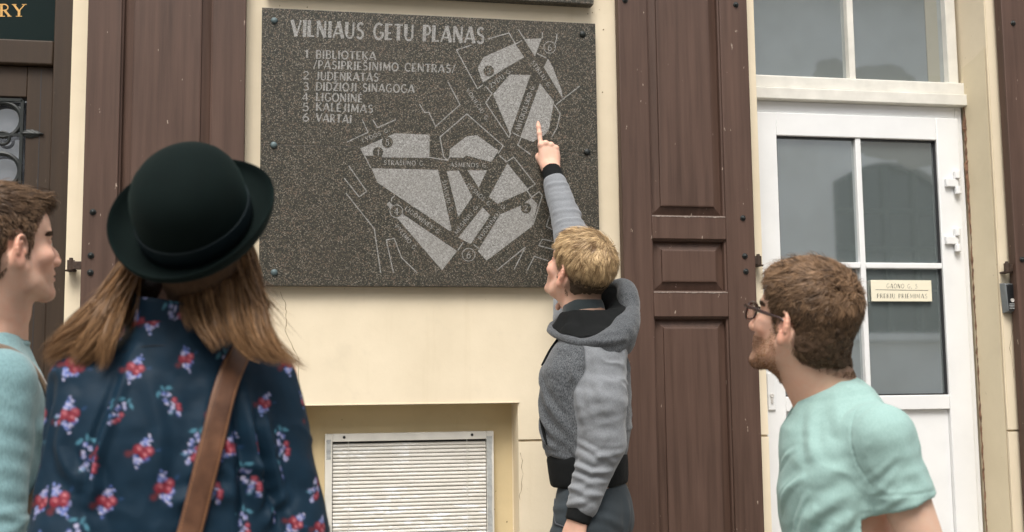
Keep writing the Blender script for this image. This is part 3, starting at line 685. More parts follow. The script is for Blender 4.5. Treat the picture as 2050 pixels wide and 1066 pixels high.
Yg = [(.85, [(28, 10), (37, 22)]), (.4, [(49, 10), (38.5, 22)]), (1, [(38, 21), (38, 33)]), (.28, [(32, 33), (44, 33)]), (.28, [(24, 9.5), (33, 9.5)]), (.28, [(44, 9.5), (53, 9.5)])]
stroke_mesh(bm, Rg+Yg, mpR, 5.0); gl = obj("gold_lettering", bm, M_gold, ld)
ic = onwall(2019, 598, -.02)
itc = tag(empty("intercom", (ic[0], 0, ic[2])), "small grey and black door intercom with camera on the cream wall", "intercom")
bm = bmesh.new(); x, z = ic[0], ic[2]
def taper(bm, x0, x1, xi0, xi1, ya, yb, z0, z1):
    q = [bm.verts.new(p) for p in ((x0+.006, ya, z0), (x1-.006, ya, z0), (x1, ya, z1), (x0, ya, z1), (xi0+.005, yb, z0+.008), (xi1-.005, yb, z0+.008), (xi1, yb, z1-.004), (xi0, yb, z1-.004))]
    for f in ((0, 1, 2, 3), (4, 7, 6, 5), (0, 4, 5, 1), (1, 5, 6, 2), (2, 6, 7, 3), (3, 7, 4, 0)): bm.faces.new([q[i] for i in f])
taper(bm, x-.024, x+.03, x-.017, x+.027, -.001, -.030, z-.058, z+.062); obj("housing", bm, plain("grey_metal_case", (.20, .215, .22), .4, .5, .1, 40, .05), itc, .003)
bm = bmesh.new(); taper(bm, x-.014, x+.025, x-.012, x+.024, -.0302, -.034, z-.048, z+.056); obj("front_plate", bm, plain("black_gloss", (.012, .013, .014), .25, 0, .1, 20, 0), itc, .0015)
bm = bmesh.new(); lathe(bm, [(0, 0), (.0075, 0), (.0075, .003), (.005, .002), (0, .0035)], Matrix.Translation((x+.006, -.0342, z-.008)) @ Matrix.Rotation(math.pi/2, 4, 'X'), 16); obj("call_button", bm, M_alu, itc, smooth=False)
bm = bmesh.new()
for i in range(4): box(bm, x-.008, x+.019, -.0355, -.0342, z-.024-.006*i, z-.0215-.006*i)
obj("speaker_grille", bm, M_putty, itc)
# ------------------------------------------------------------------ sculpting: signed distance shapes -> one smooth surface
def nrm(v): v = np.asarray(v, float); return v/np.linalg.norm(v)
def frame(fwd, up=(0, 0, 1), roll=0.0):
    """columns: right, forward, up"""
    f = nrm(fwd); r = nrm(np.cross(f, up)); u = np.cross(r, f)
    if roll: r, u = r*math.cos(roll)+u*math.sin(roll), u*math.cos(roll)-r*math.sin(roll)
    return np.stack([r, f, u], 1)
class Ell:
    def __init__(s, c, r, R=None, k=.02, op='u'):
        s.c = np.array(c, float); s.r = np.array(r, float); s.R = R; s.k = k; s.op = op; s.bc = s.c; s.br = s.r.max()
    def d(s, P):
        q = P-s.c
        if s.R is not None: q = q@s.R
        k0 = np.linalg.norm(q/s.r, axis=-1); k1 = np.linalg.norm(q/(s.r**2), axis=-1)
        return np.where(k1 < 1e-9, -s.r.min(), k0*(k0-1)/np.maximum(k1, 1e-9))
class Cone:
    """round cone; flat=(dir, f) squeezes the section along dir by f"""
    def __init__(s, a, b, r1, r2, k=.02, op='u', flat=None):
        s.a = np.array(a, float); s.b = np.array(b, float); s.r1 = r1; s.r2 = r2; s.k = k; s.op = op; s.flat = flat
        s.bc = (s.a+s.b)/2; s.br = np.linalg.norm(s.b-s.a)/2+max(r1, r2)
    def d(s, P):
        ba = s.b-s.a; q = P-s.a
        t = np.clip((q@ba)/max(1e-12, ba@ba), 0, 1); e = q-t[..., None]*ba; r = s.r1+(s.r2-s.r1)*t
        if s.flat is not None:
            n = nrm(s.flat[0]); h = e@n; L_ = np.linalg.norm(e-h[..., None]*n, axis=-1); f = s.flat[1]
            w = np.sqrt(L_**2+(h/f)**2); return (w-r)*np.where(w > 1e-9, np.clip(np.sqrt(L_**2+h**2)/np.maximum(w, 1e-9), f, 1), 1)
        return np.linalg.norm(e, axis=-1)-r
class Box:
    def __init__(s, c, h, R=None, r=.0, k=.01, op='u'):
        s.c = np.array(c, float); s.h = np.array(h, float); s.R = R; s.r = r; s.k = k; s.op = op; s.bc = s.c; s.br = np.linalg.norm(s.h)
    def d(s, P):
        q = P-s.c
        if s.R is not None: q = q@s.R
        q = np.abs(q)-(s.h-s.r)
        return np.linalg.norm(np.maximum(q, 0), axis=-1)+np.minimum(q.max(-1), 0)-s.r
class Loft:
    """stack of oval sections along local z of frame R at o: rows of (z, cx, cy, rx, ry, power)"""
    def __init__(s, o, R, rows, k=.03, op='u'):
        s.o = np.array(o, float); s.R = R; s.rows = np.array(rows, float); s.k = k; s.op = op
        z0, z1 = s.rows[0, 0], s.rows[-1, 0]; s.bc = s.o+s.R@np.array((s.rows[:, 1].mean(), s.rows[:, 2].mean(), (z0+z1)/2)); s.br = (z1-z0)/2+s.rows[:, 3:5].max()+np.abs(s.rows[:, 1:3]).max()
    def d(s, P):
        q = (P-s.o)@s.R; z = q[..., 2]; T = s.rows; zc = np.clip(z, T[0, 0], T[-1, 0])
        # smooth interpolation between sections (Catmull-Rom via fine table)
        zs = np.linspace(T[0, 0], T[-1, 0], 160)
        if not hasattr(s, 'tab'):
            tt = []
            for c in range(1, 6):
                v = np.interp(zs, T[:, 0], T[:, c]); 
                for _ in range(3):
                    v = np.concatenate([[v[0]], (v[:-2]+2*v[1:-1]+v[2:])/4, [v[-1]]]); 
                ker = np.ones(9)/9; vp = np.pad(v, 4, mode='reflect', reflect_type='odd'); tt.append(np.convolve(vp, ker, 'valid'))
            s.tab = tt
        cx, cy, rx, ry, pw = [np.interp(zc, zs, t) for t in s.tab]
        x = np.abs(q[..., 0]-cx)/rx; y = np.abs(q[..., 1]-cy)/ry
        k0 = (x**pw+y**pw)**(1/pw); rad = np.hypot(q[..., 0]-cx, q[..., 1]-cy)
        dxy = np.where(k0 > 1e-6, rad*(1-1/np.maximum(k0, 1e-6)), -np.minimum(rx, ry)); dxy = np.maximum(dxy, -np.minimum(rx, ry))
        dz = np.abs(z-zc)
        return np.where(dz > 0, np.where(dxy > 0, np.hypot(dxy, dz), np.maximum(dxy, dz)), dxy)
class Plane:
    """keeps only points with (p-o).n < 0 inside a ball (op 'i' intersect) """
    def __init__(s, o, n, k=.004, c=None, r=9): s.o = np.array(o, float); s.n = nrm(n); s.k = k; s.op = 'i'; s.bc = np.array(c if c is not None else o, float); s.br = r
    def d(s, P): return (P-s.o)@s.n
def smin(a, b, k):
    if k <= 0: return np.minimum(a, b)
    h = np.maximum(k-np.abs(a-b), 0)/k; return np.minimum(a, b)-h*h*k*.25
def sculpt(prims, lo, hi, res, o=(0, 0, 0), R=None, fn=None):
    """evaluate on a grid (axes of frame R at o) and return world vertices + quads"""
    o = np.array(o, float); R = np.eye(3) if R is None else R
    lo = np.array(lo, float); n = np.ceil((np.array(hi)-lo)/res).astype(int)+1
    ax = [lo[i]+res*np.arange(n[i]) for i in range(3)]
    Fd = np.full(n, 1.0, np.float32)
    for p in prims:
        c = (p.bc-o)@R; pad = p.br+p.k+2.5*res+.012
        if p.op == 'i': pad = p.br+1e-3
        i0 = np.maximum(0, np.floor((c-pad-lo)/res).astype(int)); i1 = np.minimum(n, np.ceil((c+pad-lo)/res).astype(int)+1)
        if (i1 <= i0).any(): continue
        sl_ = tuple(slice(a, b) for a, b in zip(i0, i1))
        g = np.stack(np.meshgrid(ax[0][sl_[0]], ax[1][sl_[1]], ax[2][sl_[2]], indexing='ij'), -1)
        D = p.d(g@R.T+o).astype(np.float32); A = Fd[sl_]
        if p.op == 'u': Fd[sl_] = smin(A, D, p.k)
        elif p.op == 's': Fd[sl_] = -smin(-A, D, p.k)
        elif p.op == 'i': Fd[sl_] = -smin(-A, -D, p.k)
    if fn is not None:
        g = np.stack(np.meshgrid(*ax, indexing='ij'), -1); Fd = fn(Fd, g@R.T+o)
    v, f = surface_nets(Fd, lo, res)
    return v@R.T+o, f
def surface_nets(F, lo, res):
    s = F < 0; nx, ny, nz = F.shape
    cnt = np.zeros((nx-1, ny-1, nz-1), np.int8)
    for dx in (0, 1):
        for dy in (0, 1):
            for dz in (0, 1): cnt += s[dx:nx-1+dx, dy:ny-1+dy, dz:nz-1+dz]
    act = (cnt > 0) & (cnt < 8); idx = np.argwhere(act)
    ids = np.full(act.shape, -1, np.int32); ids[act] = np.arange(len(idx))
    acc = np.zeros((len(idx), 3)); num = np.zeros(len(idx))
    cor = [(a, b, c) for a in (0, 1) for b in (0, 1) for c in (0, 1)]
    I, J, K = idx.T
    for a in cor:
        for axx in range(3):
            if a[axx]: continue
            b = list(a); b[axx] = 1
            fa = F[I+a[0], J+a[1], K+a[2]]; fb = F[I+b[0], J+b[1], K+b[2]]
            cr = (fa < 0) != (fb < 0); den = np.where(cr, fa-fb, 1); t = np.where(cr, fa/den, 0)
            p = np.array(a, float)[None, :].repeat(len(idx), 0); p[:, axx] += t
            acc[cr] += p[cr]; num[cr] += 1
    V = (idx+acc/np.maximum(num, 1)[:, None])*res+lo
    faces = []
    for axx in range(3):
        a1, a2 = (axx+1) % 3, (axx+2) % 3
        s0 = [slice(None)]*3; s1 = [slice(None)]*3; s0[axx] = slice(0, -1); s1[axx] = slice(1, None)
        A, B = s[tuple(s0)], s[tuple(s1)]; cr = np.argwhere(A != B)
        ok = (cr[:, a1] > 0) & (cr[:, a2] > 0) & (cr[:, a1] < s.shape[a1]-1) & (cr[:, a2] < s.shape[a2]-1); cr = cr[ok]
        if not len(cr): continue
        def cid(d1, d2):
            q = cr.copy(); q[:, a1] -= d1; q[:, a2] -= d2; return ids[q[:, 0], q[:, 1], q[:, 2]]
        quad = np.stack([cid(1, 1), cid(0, 1), cid(0, 0), cid(1, 0)], 1)
        fl = ~A[cr[:, 0], cr[:, 1], cr[:, 2]]; quad[fl] = quad[fl][:, ::-1]; faces.append(quad)
    return V, np.concatenate(faces) if faces else np.zeros((0, 4), np.int32)
def merge(parts):
    V, Fs, n = [], [], 0
    for v, f in parts: V.append(v); Fs.append(f+n); n += len(v)
    return np.concatenate(V), np.concatenate(Fs)
def vnormals(V, F):
    a = V[F[:, 2]]-V[F[:, 0]]; b = V[F[:, 3]]-V[F[:, 1]]; n = np.cross(a, b); N = np.zeros_like(V)
    for i in range(4): np.add.at(N, F[:, i], n)
    return N/np.maximum(1e-12, np.linalg.norm(N, axis=1))[:, None]
def relax(V, F, it=1, lam=.5):
    for _ in range(it):
        A = np.zeros_like(V); c = np.zeros(len(V))
        for i in range(4):
            j = (i+1) % 4; np.add.at(A, F[:, i], V[F[:, j]]); np.add.at(A, F[:, j], V[F[:, i]]); np.add.at(c, F[:, i], 1); np.add.at(c, F[:, j], 1)
        V = V+(A/np.maximum(c, 1)[:, None]-V)*lam
    return V
# value noise
_P = RNG.random((64, 64, 64)).astype(np.float32)
def vnoise(P, s):
    q = P*s+1000.0; i = np.floor(q).astype(int); f = q-i; f = f*f*(3-2*f); r = 0
    for a in (0, 1):
        for b in (0, 1):
            for c in (0, 1):
                w = (f[:, 0] if a else 1-f[:, 0])*(f[:, 1] if b else 1-f[:, 1])*(f[:, 2] if c else 1-f[:, 2])
                r = r+w*_P[(i[:, 0]+a) % 64, (i[:, 1]+b) % 64, (i[:, 2]+c) % 64]
    return r*2-1
def fbm(P, s, o=3): 
    r, a = 0, 1.0
    for k in range(o): r = r+a*vnoise(P+k*3.7, s*2**k); a *= .5
    return r
def folds(V, N, items):
    """cloth folds: each item = (polyline, width, height[, sharp]) pushes the surface out along a ridge with soft valleys beside it"""
    D = np.zeros(len(V))
    for it in items:
        pl, w, h = np.array(it[0], float), it[1], it[2]
        best = np.full(len(V), 9.0); tt = np.zeros(len(V)); tot = sum(np.linalg.norm(b-a) for a, b in zip(pl, pl[1:])); acc = 0
        for a, b in zip(pl, pl[1:]):
            ab = b-a; l2 = ab@ab; t = np.clip(((V-a)@ab)/l2, 0, 1); dd = np.linalg.norm(V-a-t[:, None]*ab, axis=1); k = dd < best
            best[k] = dd[k]; tt[k] = (acc+t[k]*math.sqrt(l2))/tot; acc += math.sqrt(l2)
        u = best/w; env = np.sin(np.pi*np.clip(tt*.86+.07, 0, 1))**.8
        prof = np.exp(-u*u*2.2)-.45*np.exp(-((u-1.35)**2)*3.0)
        D += h*env*prof
    return V+N*D[:, None]
def cloth(name, prims, lo, hi, res, mat, parent, fold=(), noise=(), o=(0, 0, 0), R=None, col=None, fn=None, rel=2):
    V, F = sculpt(prims, lo, hi, res, o, R, fn); V = relax(V, F, rel)
    N = vnormals(V, F)
    if fold:
        up = [p for p in prims if p.op == 'u']; V = folds(V, N, [(snap(up, dense(f[0]))[0],)+tuple(f[1:]) for f in fold])
    for it in noise:     # (frequency, amplitude, stretch matrix or None[, 'r' for creases])
        s, amp, st = it[:3]; Q = V@np.array(st) if st is not None else V; f = fbm(Q, s)
        if len(it) > 3: f = np.maximum(0, 1-np.abs(f)*2.6)**1.6*np.clip(.5+vnoise(V+5, 6)*1.2, 0, 1)
        V = V+N*(f*amp)[:, None]
    if rel: V = relax(V, F, 1)
    return pydata(name, V, F, mat, parent, True, col(V, vnormals(V, F)) if col else None)
def field(prims, P):
    F = np.full(P.shape[:-1], 1.0)
    for p in prims:
        D = p.d(P)
        if p.op == 'u': F = smin(F, D, p.k)
        elif p.op == 's': F = -smin(-F, D, p.k)
        elif p.op == 'i': F = -smin(-F, -D, p.k)
    return F
def snap(prims, pts, off=0.0, it=7):
    P = np.array(pts, float); e = 1e-3
    for _ in range(it):
        d = field(prims, P); g = np.stack([field(prims, P+np.eye(3)[i]*e)-field(prims, P-np.eye(3)[i]*e) for i in range(3)], -1)
        g /= np.maximum(1e-9, np.linalg.norm(g, axis=-1))[:, None]; P = P-g*np.clip(d-off, -.04, .04)[:, None]
    return P, g
def dense(pl, n=6):
    pl = [np.array(p, float) for p in pl]; o = []
    for a, b in zip(pl, pl[1:]): o += [a+(b-a)*i/n for i in range(n)]
    return np.array(o+[pl[-1]])
# ------------------------------------------------------------------ people: shared anatomy
def skin_mat(name):
    b = NB(name); v = b.coord(); c = b.attr()
    n = b.noise(v, 55, 4, 0.6); n2 = b.noise(v, 420, 2)
    c = b.mix(b.math('MULTIPLY', b.ramp(n, [(.38, 0), (.70, 1)]), .42), c, b.mix(1.0, c, (1.0, .80, .74), 'MULTIPLY'))
    b.set(Base_Color=c, Roughness=.58, Specular_IOR_Level=.28, Subsurface_Weight=.12, Subsurface_Radius=(1.0, .32, .16), Subsurface_Scale=.006)
    b.bump(b.math('ADD', n2, b.math('MULTIPLY', n, .6)), .12, .0012); return b.m
M_skin = skin_mat("skin")
def hair_mat(name, rough=.42):
    b = NB(name); c = b.attr(); b.set(Base_Color=c, Roughness=rough, Specular_IOR_Level=.24); return b.m
M_hair = hair_mat("hair"); M_hairsoft = hair_mat("hair_undercoat", .8)

def head_prims(H, R, ear=1.0, jaw=1.0, nose=1.0, adam=True):
    """H: centre of the head at eye level, R: columns right/forward/up"""
    w = lambda x, y, z: H+R@np.array((x, y, z))
    P = []
    def E(c, r, k=.02, op='u', rot=None): P.append(Ell(w(*c), r, R if rot is None else R@rot, k, op))
    def C(a, b, r1, r2, k=.02, op='u', flat=None): P.append(Cone(w(*a), w(*b), r1, r2, k, op, flat))
    E((0, -.018, .038), (.0755, .097, .083)); E((0, .036, .040), (.060, .055, .056), .03); E((0, -.055, .005), (.062, .055, .062), .03)
    E((0, .030, -.040), (.0535, .058, .078*jaw), .03)
    for s in (-1, 1):
        C((s*.056, .000, -.052), (s*.047, .018, -.082*jaw), .016, .014, .03); C((s*.047, .018, -.082*jaw), (s*.014, .076, -.106*jaw), .015, .0125, .022)
        E((s*.044, .056, -.028), (.022, .023, .018), .024)
        C((s*.013, .0845, .019), (s*.043, .070, .022), .0085, .0085, .014)
    E((0, .0785, -.104*jaw), (.0185, .0145, .0145), .02)
    E((0, .075, -.062), (.030, .020, .030), .02)
    for s in (-1, 1): E((s*.032, .0935, -.0005), (.0175, .0125, .0115), .012, 's')
    for s in (-1, 1):
        E((s*.032, .0715, -.001), (.0128, .0128, .0122), .003)
        C((s*.019, .0805, .0055), (s*.045, .0745, .004), .0042, .0035, .005); C((s*.020, .0800, -.0085), (s*.044, .0735, -.007), .0035, .0030, .006)
    n = nose
    C((0, .0865, .010), (0, .1045, -.022), .0078, .0092, .012); C((0, .103, -.020), (0, .1035+.0095*n, -.0365), .0092, .0122, .009)
    for s in (-1, 1):
        E((s*.0135, .1010, -.0395), (.0085, .0115, .0078), .006); E((s*.0065, .1065, -.0475), (.0035, .0055, .0035), .003, 's')
    C((0, .0965, -.050), (0, .0955, -.058), .0055, .005, .008)
    C((-.017, .0865, -.0660), (0, .0975, -.0625), .0048, .0062, .006); C((.017, .0865, -.0660), (0, .0975, -.0625), .0048, .0062, .006)
    C((-.016, .0855, -.0725), (0, .0945, -.0765), .0052, .0075, .006); C((.016, .0855, -.0725), (0, .0945, -.0765), .0052, .0075, .006)
    C((-.024, .086, -.0695), (0, .1035, -.0695), .0018, .0020, .003, 's'); C((.024, .086, -.0695), (0, .1035, -.0695), .0018, .0020, .003, 's')
    E((0, .0985, -.0895), (.016, .0065, .005), .008, 's')
    for s in (-1, 1):   # ears
        a = R_(-14); th = s*R_(30)
        Rx = np.array([[1, 0, 0], [0, math.cos(a), -math.sin(a)], [0, math.sin(a), math.cos(a)]]); 
        Rz = np.array([[math.cos(th), -math.sin(th), 0], [math.sin(th), math.cos(th), 0], [0, 0, 1]]); Q = Rz.T@Rx if False else Rz@Rx
        c0 = np.array((s*.0765, -.014, -.012)); loc = lambda x, y, z: tuple(c0+Q@np.array((s*x, y, z)))
        E(loc(0, 0, 0), (.0065, .0185*ear, .0305*ear), .008, 'u', Q); 
        ring = [(.0055, .0175*math.cos(t)*ear-.001, .004+.0265*math.sin(t)*ear) for t in np.linspace(R_(-35), R_(200), 12)]
        ring = [loc(x, -y if False else (-y), z) for x, y, z in ring]
        for p, q in zip(ring, ring[1:]): C(p, q, .0040, .0040, .003)
        inner = [loc(.0050, -.0075*math.cos(t), .001+.015*math.sin(t)) for t in np.linspace(R_(-50), R_(120), 7)]
        E(loc(.0075, .002, .0015), (.0055, .0095, .0135), .004, 's', Q)
        E(loc(.0085, -.004, .018), (.0035, .0075, .0065), .004, 's', Q)
        for p, q in zip(inner, inner[1:]): C(p, q, .0027, .0027, .003)
        E(loc(.0025, .006, -.027), (.0055, .0085, .0105), .006, 'u', Q); E(loc(.004, .0125, -.001), (.0045, .0045, .0065), .005, 'u', Q)
        E(loc(.004, .0035, -.0055), (.0055, .0045, .0075), .003, 's', Q)
    return P
def neck_prims(H, R, base, r=.058, fwd=None, adam=True):
    w = lambda x, y, z: H+R@np.array((x, y, z)); base = np.array(base, float)
    P = [Cone(w(0, -.022, -.045), base, r*.98, r*1.04, .03), Cone(w(0, .004, -.066), base+(R[:, 1]*.014), r*.70, r*.85, .035)]
    for s in (-1, 1): P.append(Cone(w(s*.058, -.022, -.035), base+R[:, 0]*s*.022+R[:, 1]*.062, .016, .012, .022))
    if adam: P.append(Ell(w(0, .026, -.142), (.008, .010, .013), R, .02))
    return P
def skin_color(V, H, R, base, beard=0.0, beardcol=(.16, .10, .06), brow=(.12, .07, .04), lip=(.50, .20, .16), flush=1.0, sclera=True):
    q = (V-H)@R; x, y, z = np.abs(q[:, 0]), q[:, 1], q[:, 2]; C = np.repeat(np.array(base, float)[None], len(V), 0)
    def blend(wt, col): 
        nonlocal C; wt = np.clip(wt, 0, 1)[:, None]; C = C*(1-wt)+np.array(col)*wt
    g = lambda cx, cy, cz, sx, sy, sz: np.exp(-(((x-cx)/sx)**2+((y-cy)/sy)**2+((z-cz)/sz)**2))
    red = np.array(base)*np.array((1.02, .70, .66))
    blend(.55*flush*g(.045, .06, -.035, .028, .03, .026), red); blend(.65*flush*g(0, .11, -.036, .016, .02, .014), red); 
    ear = (np.exp(-((x-.086)/.013)**2)*np.exp(-((y+.014)/.03)**2)*np.exp(-((z+.012)/.04)**2)); blend(.55*ear, np.array(base)*np.array((1.0, .60, .54)))
    blend(.5*np.exp(-((z+.16)/.05)**2)*flush*(y > -.1)*.6, np.array(base)*np.array((1.0, .82, .78)))
    blend(1.0*np.exp(-((y-.096)/.012)**4)*np.exp(-((z+.0695)/.0098)**4)*np.exp(-(x/.019)**4)*.9, lip)
    blend(.9*np.exp(-((z-.0225-.06*np.maximum(0, x-.035)*-1)/.0052)**2)*(x > .012)*(x < .056)*(y > .045), brow)
    if beard > 0:
        nz = vnoise(V, 700)*.5+.5; nz2 = vnoise(V, 90)*.5+.5
        m = 1/(1+np.exp((z+.052+.35*np.maximum(0, .02-y)-.12*np.maximum(0, x-.03))/.006)); m *= 1/(1+np.exp(-(z+.142)/.008)); m *= 1/(1+np.exp(-(y+.004)/.006))
        mo = np.exp(-((z+.0545)/.0065)**2)*(y > .082)*(x < .034)
        m = np.clip(np.maximum(m, mo), 0, 1)*(1-np.exp(-((y-.094)/.011)**2)*np.exp(-((z+.0695)/.008)**2)*np.exp(-(x/.018)**4))
        blend(m*beard*(.62+.25*nz+.2*nz2), beardcol)
    blend(.38*g(.041, .078, .001, .014, .016, .0085), np.array(base)*np.array((.50, .38, .36)))  # eye socket shading painted into the skin colour
    if sclera:
        eye = (np.hypot(np.hypot(x-.032, y-.0715), z+.001) < .0139)*(np.abs(z+.0012) < .0052)*(y > .076); blend(eye*.9, (.62, .58, .54))
        iris = (np.hypot(x-.032, z+.001) < .0050)*(y > .0800)*eye; blend(iris*.95, (.06, .07, .07))
        lash = (np.hypot(np.hypot(x-.032, y-.0715), z+.001) < .0165)*(np.abs(z-.0042) < .0016)*(y > .074); blend(lash*.7, (.06, .04, .03))
    return C

# ------------------------------------------------------------------ hair
def sample_surface(V, F, mask, n, rng):
    Fm = F[mask[F].all(1)]; a = np.linalg.norm(np.cross(V[Fm[:, 2]]-V[Fm[:, 0]], V[Fm[:, 3]]-V[Fm[:, 1]]), axis=1); p = a/a.sum()
    i = rng.choice(len(Fm), n, p=p); u, v = rng.random((2, n, 1)); q = V[Fm[i]]
    return (q[:, 0]*(1-u)+q[:, 1]*u)*(1-v)+(q[:, 3]*(1-u)+q[:, 2]*u)*v
def ribbons(name, pts, width, col, parent, outw, mat=None, tipfade=.25):
    """pts (N,S,3) strands -> ribbon mesh; outw (N,S,3) the direction the ribbon faces"""
    N, S_, _ = pts.shape; T = np.gradient(pts, axis=1); T /= np.maximum(1e-9, np.linalg.norm(T, axis=2))[..., None]
    B = np.cross(T, outw); B /= np.maximum(1e-9, np.linalg.norm(B, axis=2))[..., None]
    prof = np.minimum(1, (1-np.linspace(0, 1, S_))/.5+tipfade*.3)*.5
    w = np.asarray(width).reshape(-1, 1, 1)*prof[None, :, None]
    V = np.stack([pts-B*w, pts+B*w], 2).reshape(-1, 3)
    base = (np.arange(N)[:, None]*S_+np.arange(S_-1)[None])*2; F = np.stack([base, base+1, base+3, base+2], -1).reshape(-1, 4)
    C = np.repeat(col[:, None, None, :], S_, 1).repeat(2, 2)
    C = C.reshape(-1, 3)
    return pydata(name, V, F, mat or M_hair, parent, True, C)
def short_hair(name, parent, V, F, H, R, region, flow, length, n, cols, rng, lift=.25, width=.0011, clumps=260, clump=.6, seg=7, curl=.0, off=.0025, jitter=.16, flyaway=.05, body=(.078, .1, .087)):
    """region(q)->mask, flow(q,nrm)->dir, length(q)->len, all in head space"""
    q = (V-H)@R; m = region(q); P = sample_surface(V, F, m, n, rng); p = (P-H)@R
    c0 = np.array((0, -.018, .036)); ra = np.array(body)
    nr = (p-c0)/ra**2; nr /= np.linalg.norm(nr, axis=1)[:, None]
    L_ = length(p)*rng.uniform(.7, 1.15, n); st = L_/(seg-1)
    pts = np.zeros((n, seg, 3)); nor = np.zeros((n, seg, 3)); pts[:, 0] = p-nr*.001; nor[:, 0] = nr; cur = p.copy()
    ph = rng.uniform(0, 6.28, n); fly = np.where(rng.random(n) < flyaway, 2.4, 1.0)
    jit = rng.normal(0, jitter, (n, 3))
    for s in range(1, seg):
        k0 = (cur-c0)/ra**2; nn = k0/np.linalg.norm(k0, axis=1)[:, None]
        d = flow(cur, nn)+jit; d -= nn*(d*nn).sum(1)[:, None]; d /= np.maximum(1e-6, np.linalg.norm(d, axis=1))[:, None]
        t = s/(seg-1); li = (lift*(1-t)*1.6) if np.isscalar(lift) else lift(p)*(1-t)*1.6
        li = np.asarray(li).reshape(-1, 1) if not np.isscalar(li) else li
        li = li*fly[:, None] if not np.isscalar(li) else li*fly[:, None]
        d = d+nn*li
        if curl: d = d+curl*(np.cross(nn, d)*np.sin(ph+t*5)[:, None])
        d /= np.linalg.norm(d, axis=1)[:, None]; cur = cur+d*st[:, None]
        lev = np.linalg.norm((cur-c0)/ra, axis=1); push = np.maximum(0, 1.0+off*12-lev); cur = c0+(cur-c0)*(1+push/np.maximum(lev, .1)*.6)[:, None]
        pts[:, s] = cur; nor[:, s] = nn
    if clumps:
        gi = rng.choice(n, clumps, replace=False); G_ = pts[gi]
        best = np.zeros(n, int); bd = np.full(n, 9e9)
        for k in range(clumps):
            dd = ((p-p[gi[k]])**2).sum(1); b_ = dd < bd; bd[b_] = dd[b_]; best[b_] = k
        wgt = (np.linspace(0, 1, seg)**1.2*clump)[None, :, None]*(fly < 2)[:, None, None]
        tgt = G_[best]+(p-p[gi[best]])[:, None, :]*.35
        pts = pts*(1-wgt)+tgt*wgt
        tone = rng.normal(0, 1, clumps)[best]
    else: tone = rng.normal(0, 1, n)
    a, b_ = np.array(cols[0]), np.array(cols[1]); mixv = np.clip(.5+.22*tone+.18*rng.normal(0, 1, n), 0, 1)[:, None]
    col = a*(1-mixv)+b_*mixv
    if len(cols) > 2: col = cols[2](p, col)
    W_ = pts@R.T+H; O_ = (nor+rng.normal(0, .35, (n, 1, 3)))@R.T
    return ribbons(name, W_, width*rng.uniform(.7, 1.3, n), col, parent, O_)
def lock(guide, rad, n, cols, rng, seg=14, wav=.004, spread=1.0):
    """a flowing lock of hair round a guide polyline -> strands (n,seg,3), colours"""
    g = np.array(guide, float); t = np.linspace(0, 1, len(g)); ts = np.linspace(0, 1, seg)
    # smooth the guide
    gs = np.stack([np.interp(np.linspace(0, 1, 60), t, g[:, i]) for i in range(3)], 1)
    for _ in range(14): gs[1:-1] = (gs[:-2]+2*gs[1:-1]+gs[2:])/4
    r = np.interp(ts, np.linspace(0, 1, len(rad)), rad)
    ln = rng.uniform(.5, 1.0, n)**.7; ang = rng.uniform(0, 6.283, n); rr = np.sqrt(rng.random(n)); ph = rng.uniform(0, 6.283, (n, 2)); fr = rng.uniform(3, 7, n)
    out = np.zeros((n, seg, 3)); 
    T = np.gradient(gs, axis=0); T /= np.linalg.norm(T, axis=1)[:, None]; u = np.cross(T, (0.2, -1, .1)); u /= np.linalg.norm(u, axis=1)[:, None]; w = np.cross(T, u)
    for s in range(seg):
        f = np.clip(ts[s]*ln*59, 0, 58.999); i = f.astype(int); fr_ = (f-i)[:, None]
        c = gs[i]*(1-fr_)+gs[i+1]*fr_
        a = ang+ts[s]*1.1*np.sin(ph[:, 0])
        out[:, s] = c+(u[i]*(np.cos(a)*rr)[:, None]+w[i]*(np.sin(a)*rr)[:, None]*.7)*r[s]+ (u[i]*np.sin(ph[:, 0]+fr*ts[s])[:, None]+w[i]*np.cos(ph[:, 1]+fr*ts[s])[:, None])*wav*ts[s]
    a, b_ = np.array(cols[0]), np.array(cols[1]); m = np.clip(rng.normal(.45, .27, n), 0, 1)[:, None]
    return out, a*(1-m)+b_*m

def brows(root, V, F, H, R, cols, rng, n=1500):
    reg = lambda q: (np.abs(q[:, 2]-.0225+.25*np.maximum(0, np.abs(q[:, 0])-.040)) < .0052) & (np.abs(q[:, 0]) > .012) & (np.abs(q[:, 0]) < .057) & (q[:, 1] > .045)
    short_hair("eyebrows", root, V, F, H, R, reg, lambda p, nn: np.stack([np.sign(p[:, 0]), 0*p[:, 0]-.2, .12+0*p[:, 0]], 1), lambda p: .0075+0*p[:, 0], n, cols, rng, lift=.35, clumps=0, width=.0009, seg=5, body=(.03, .05, .03), off=-1)

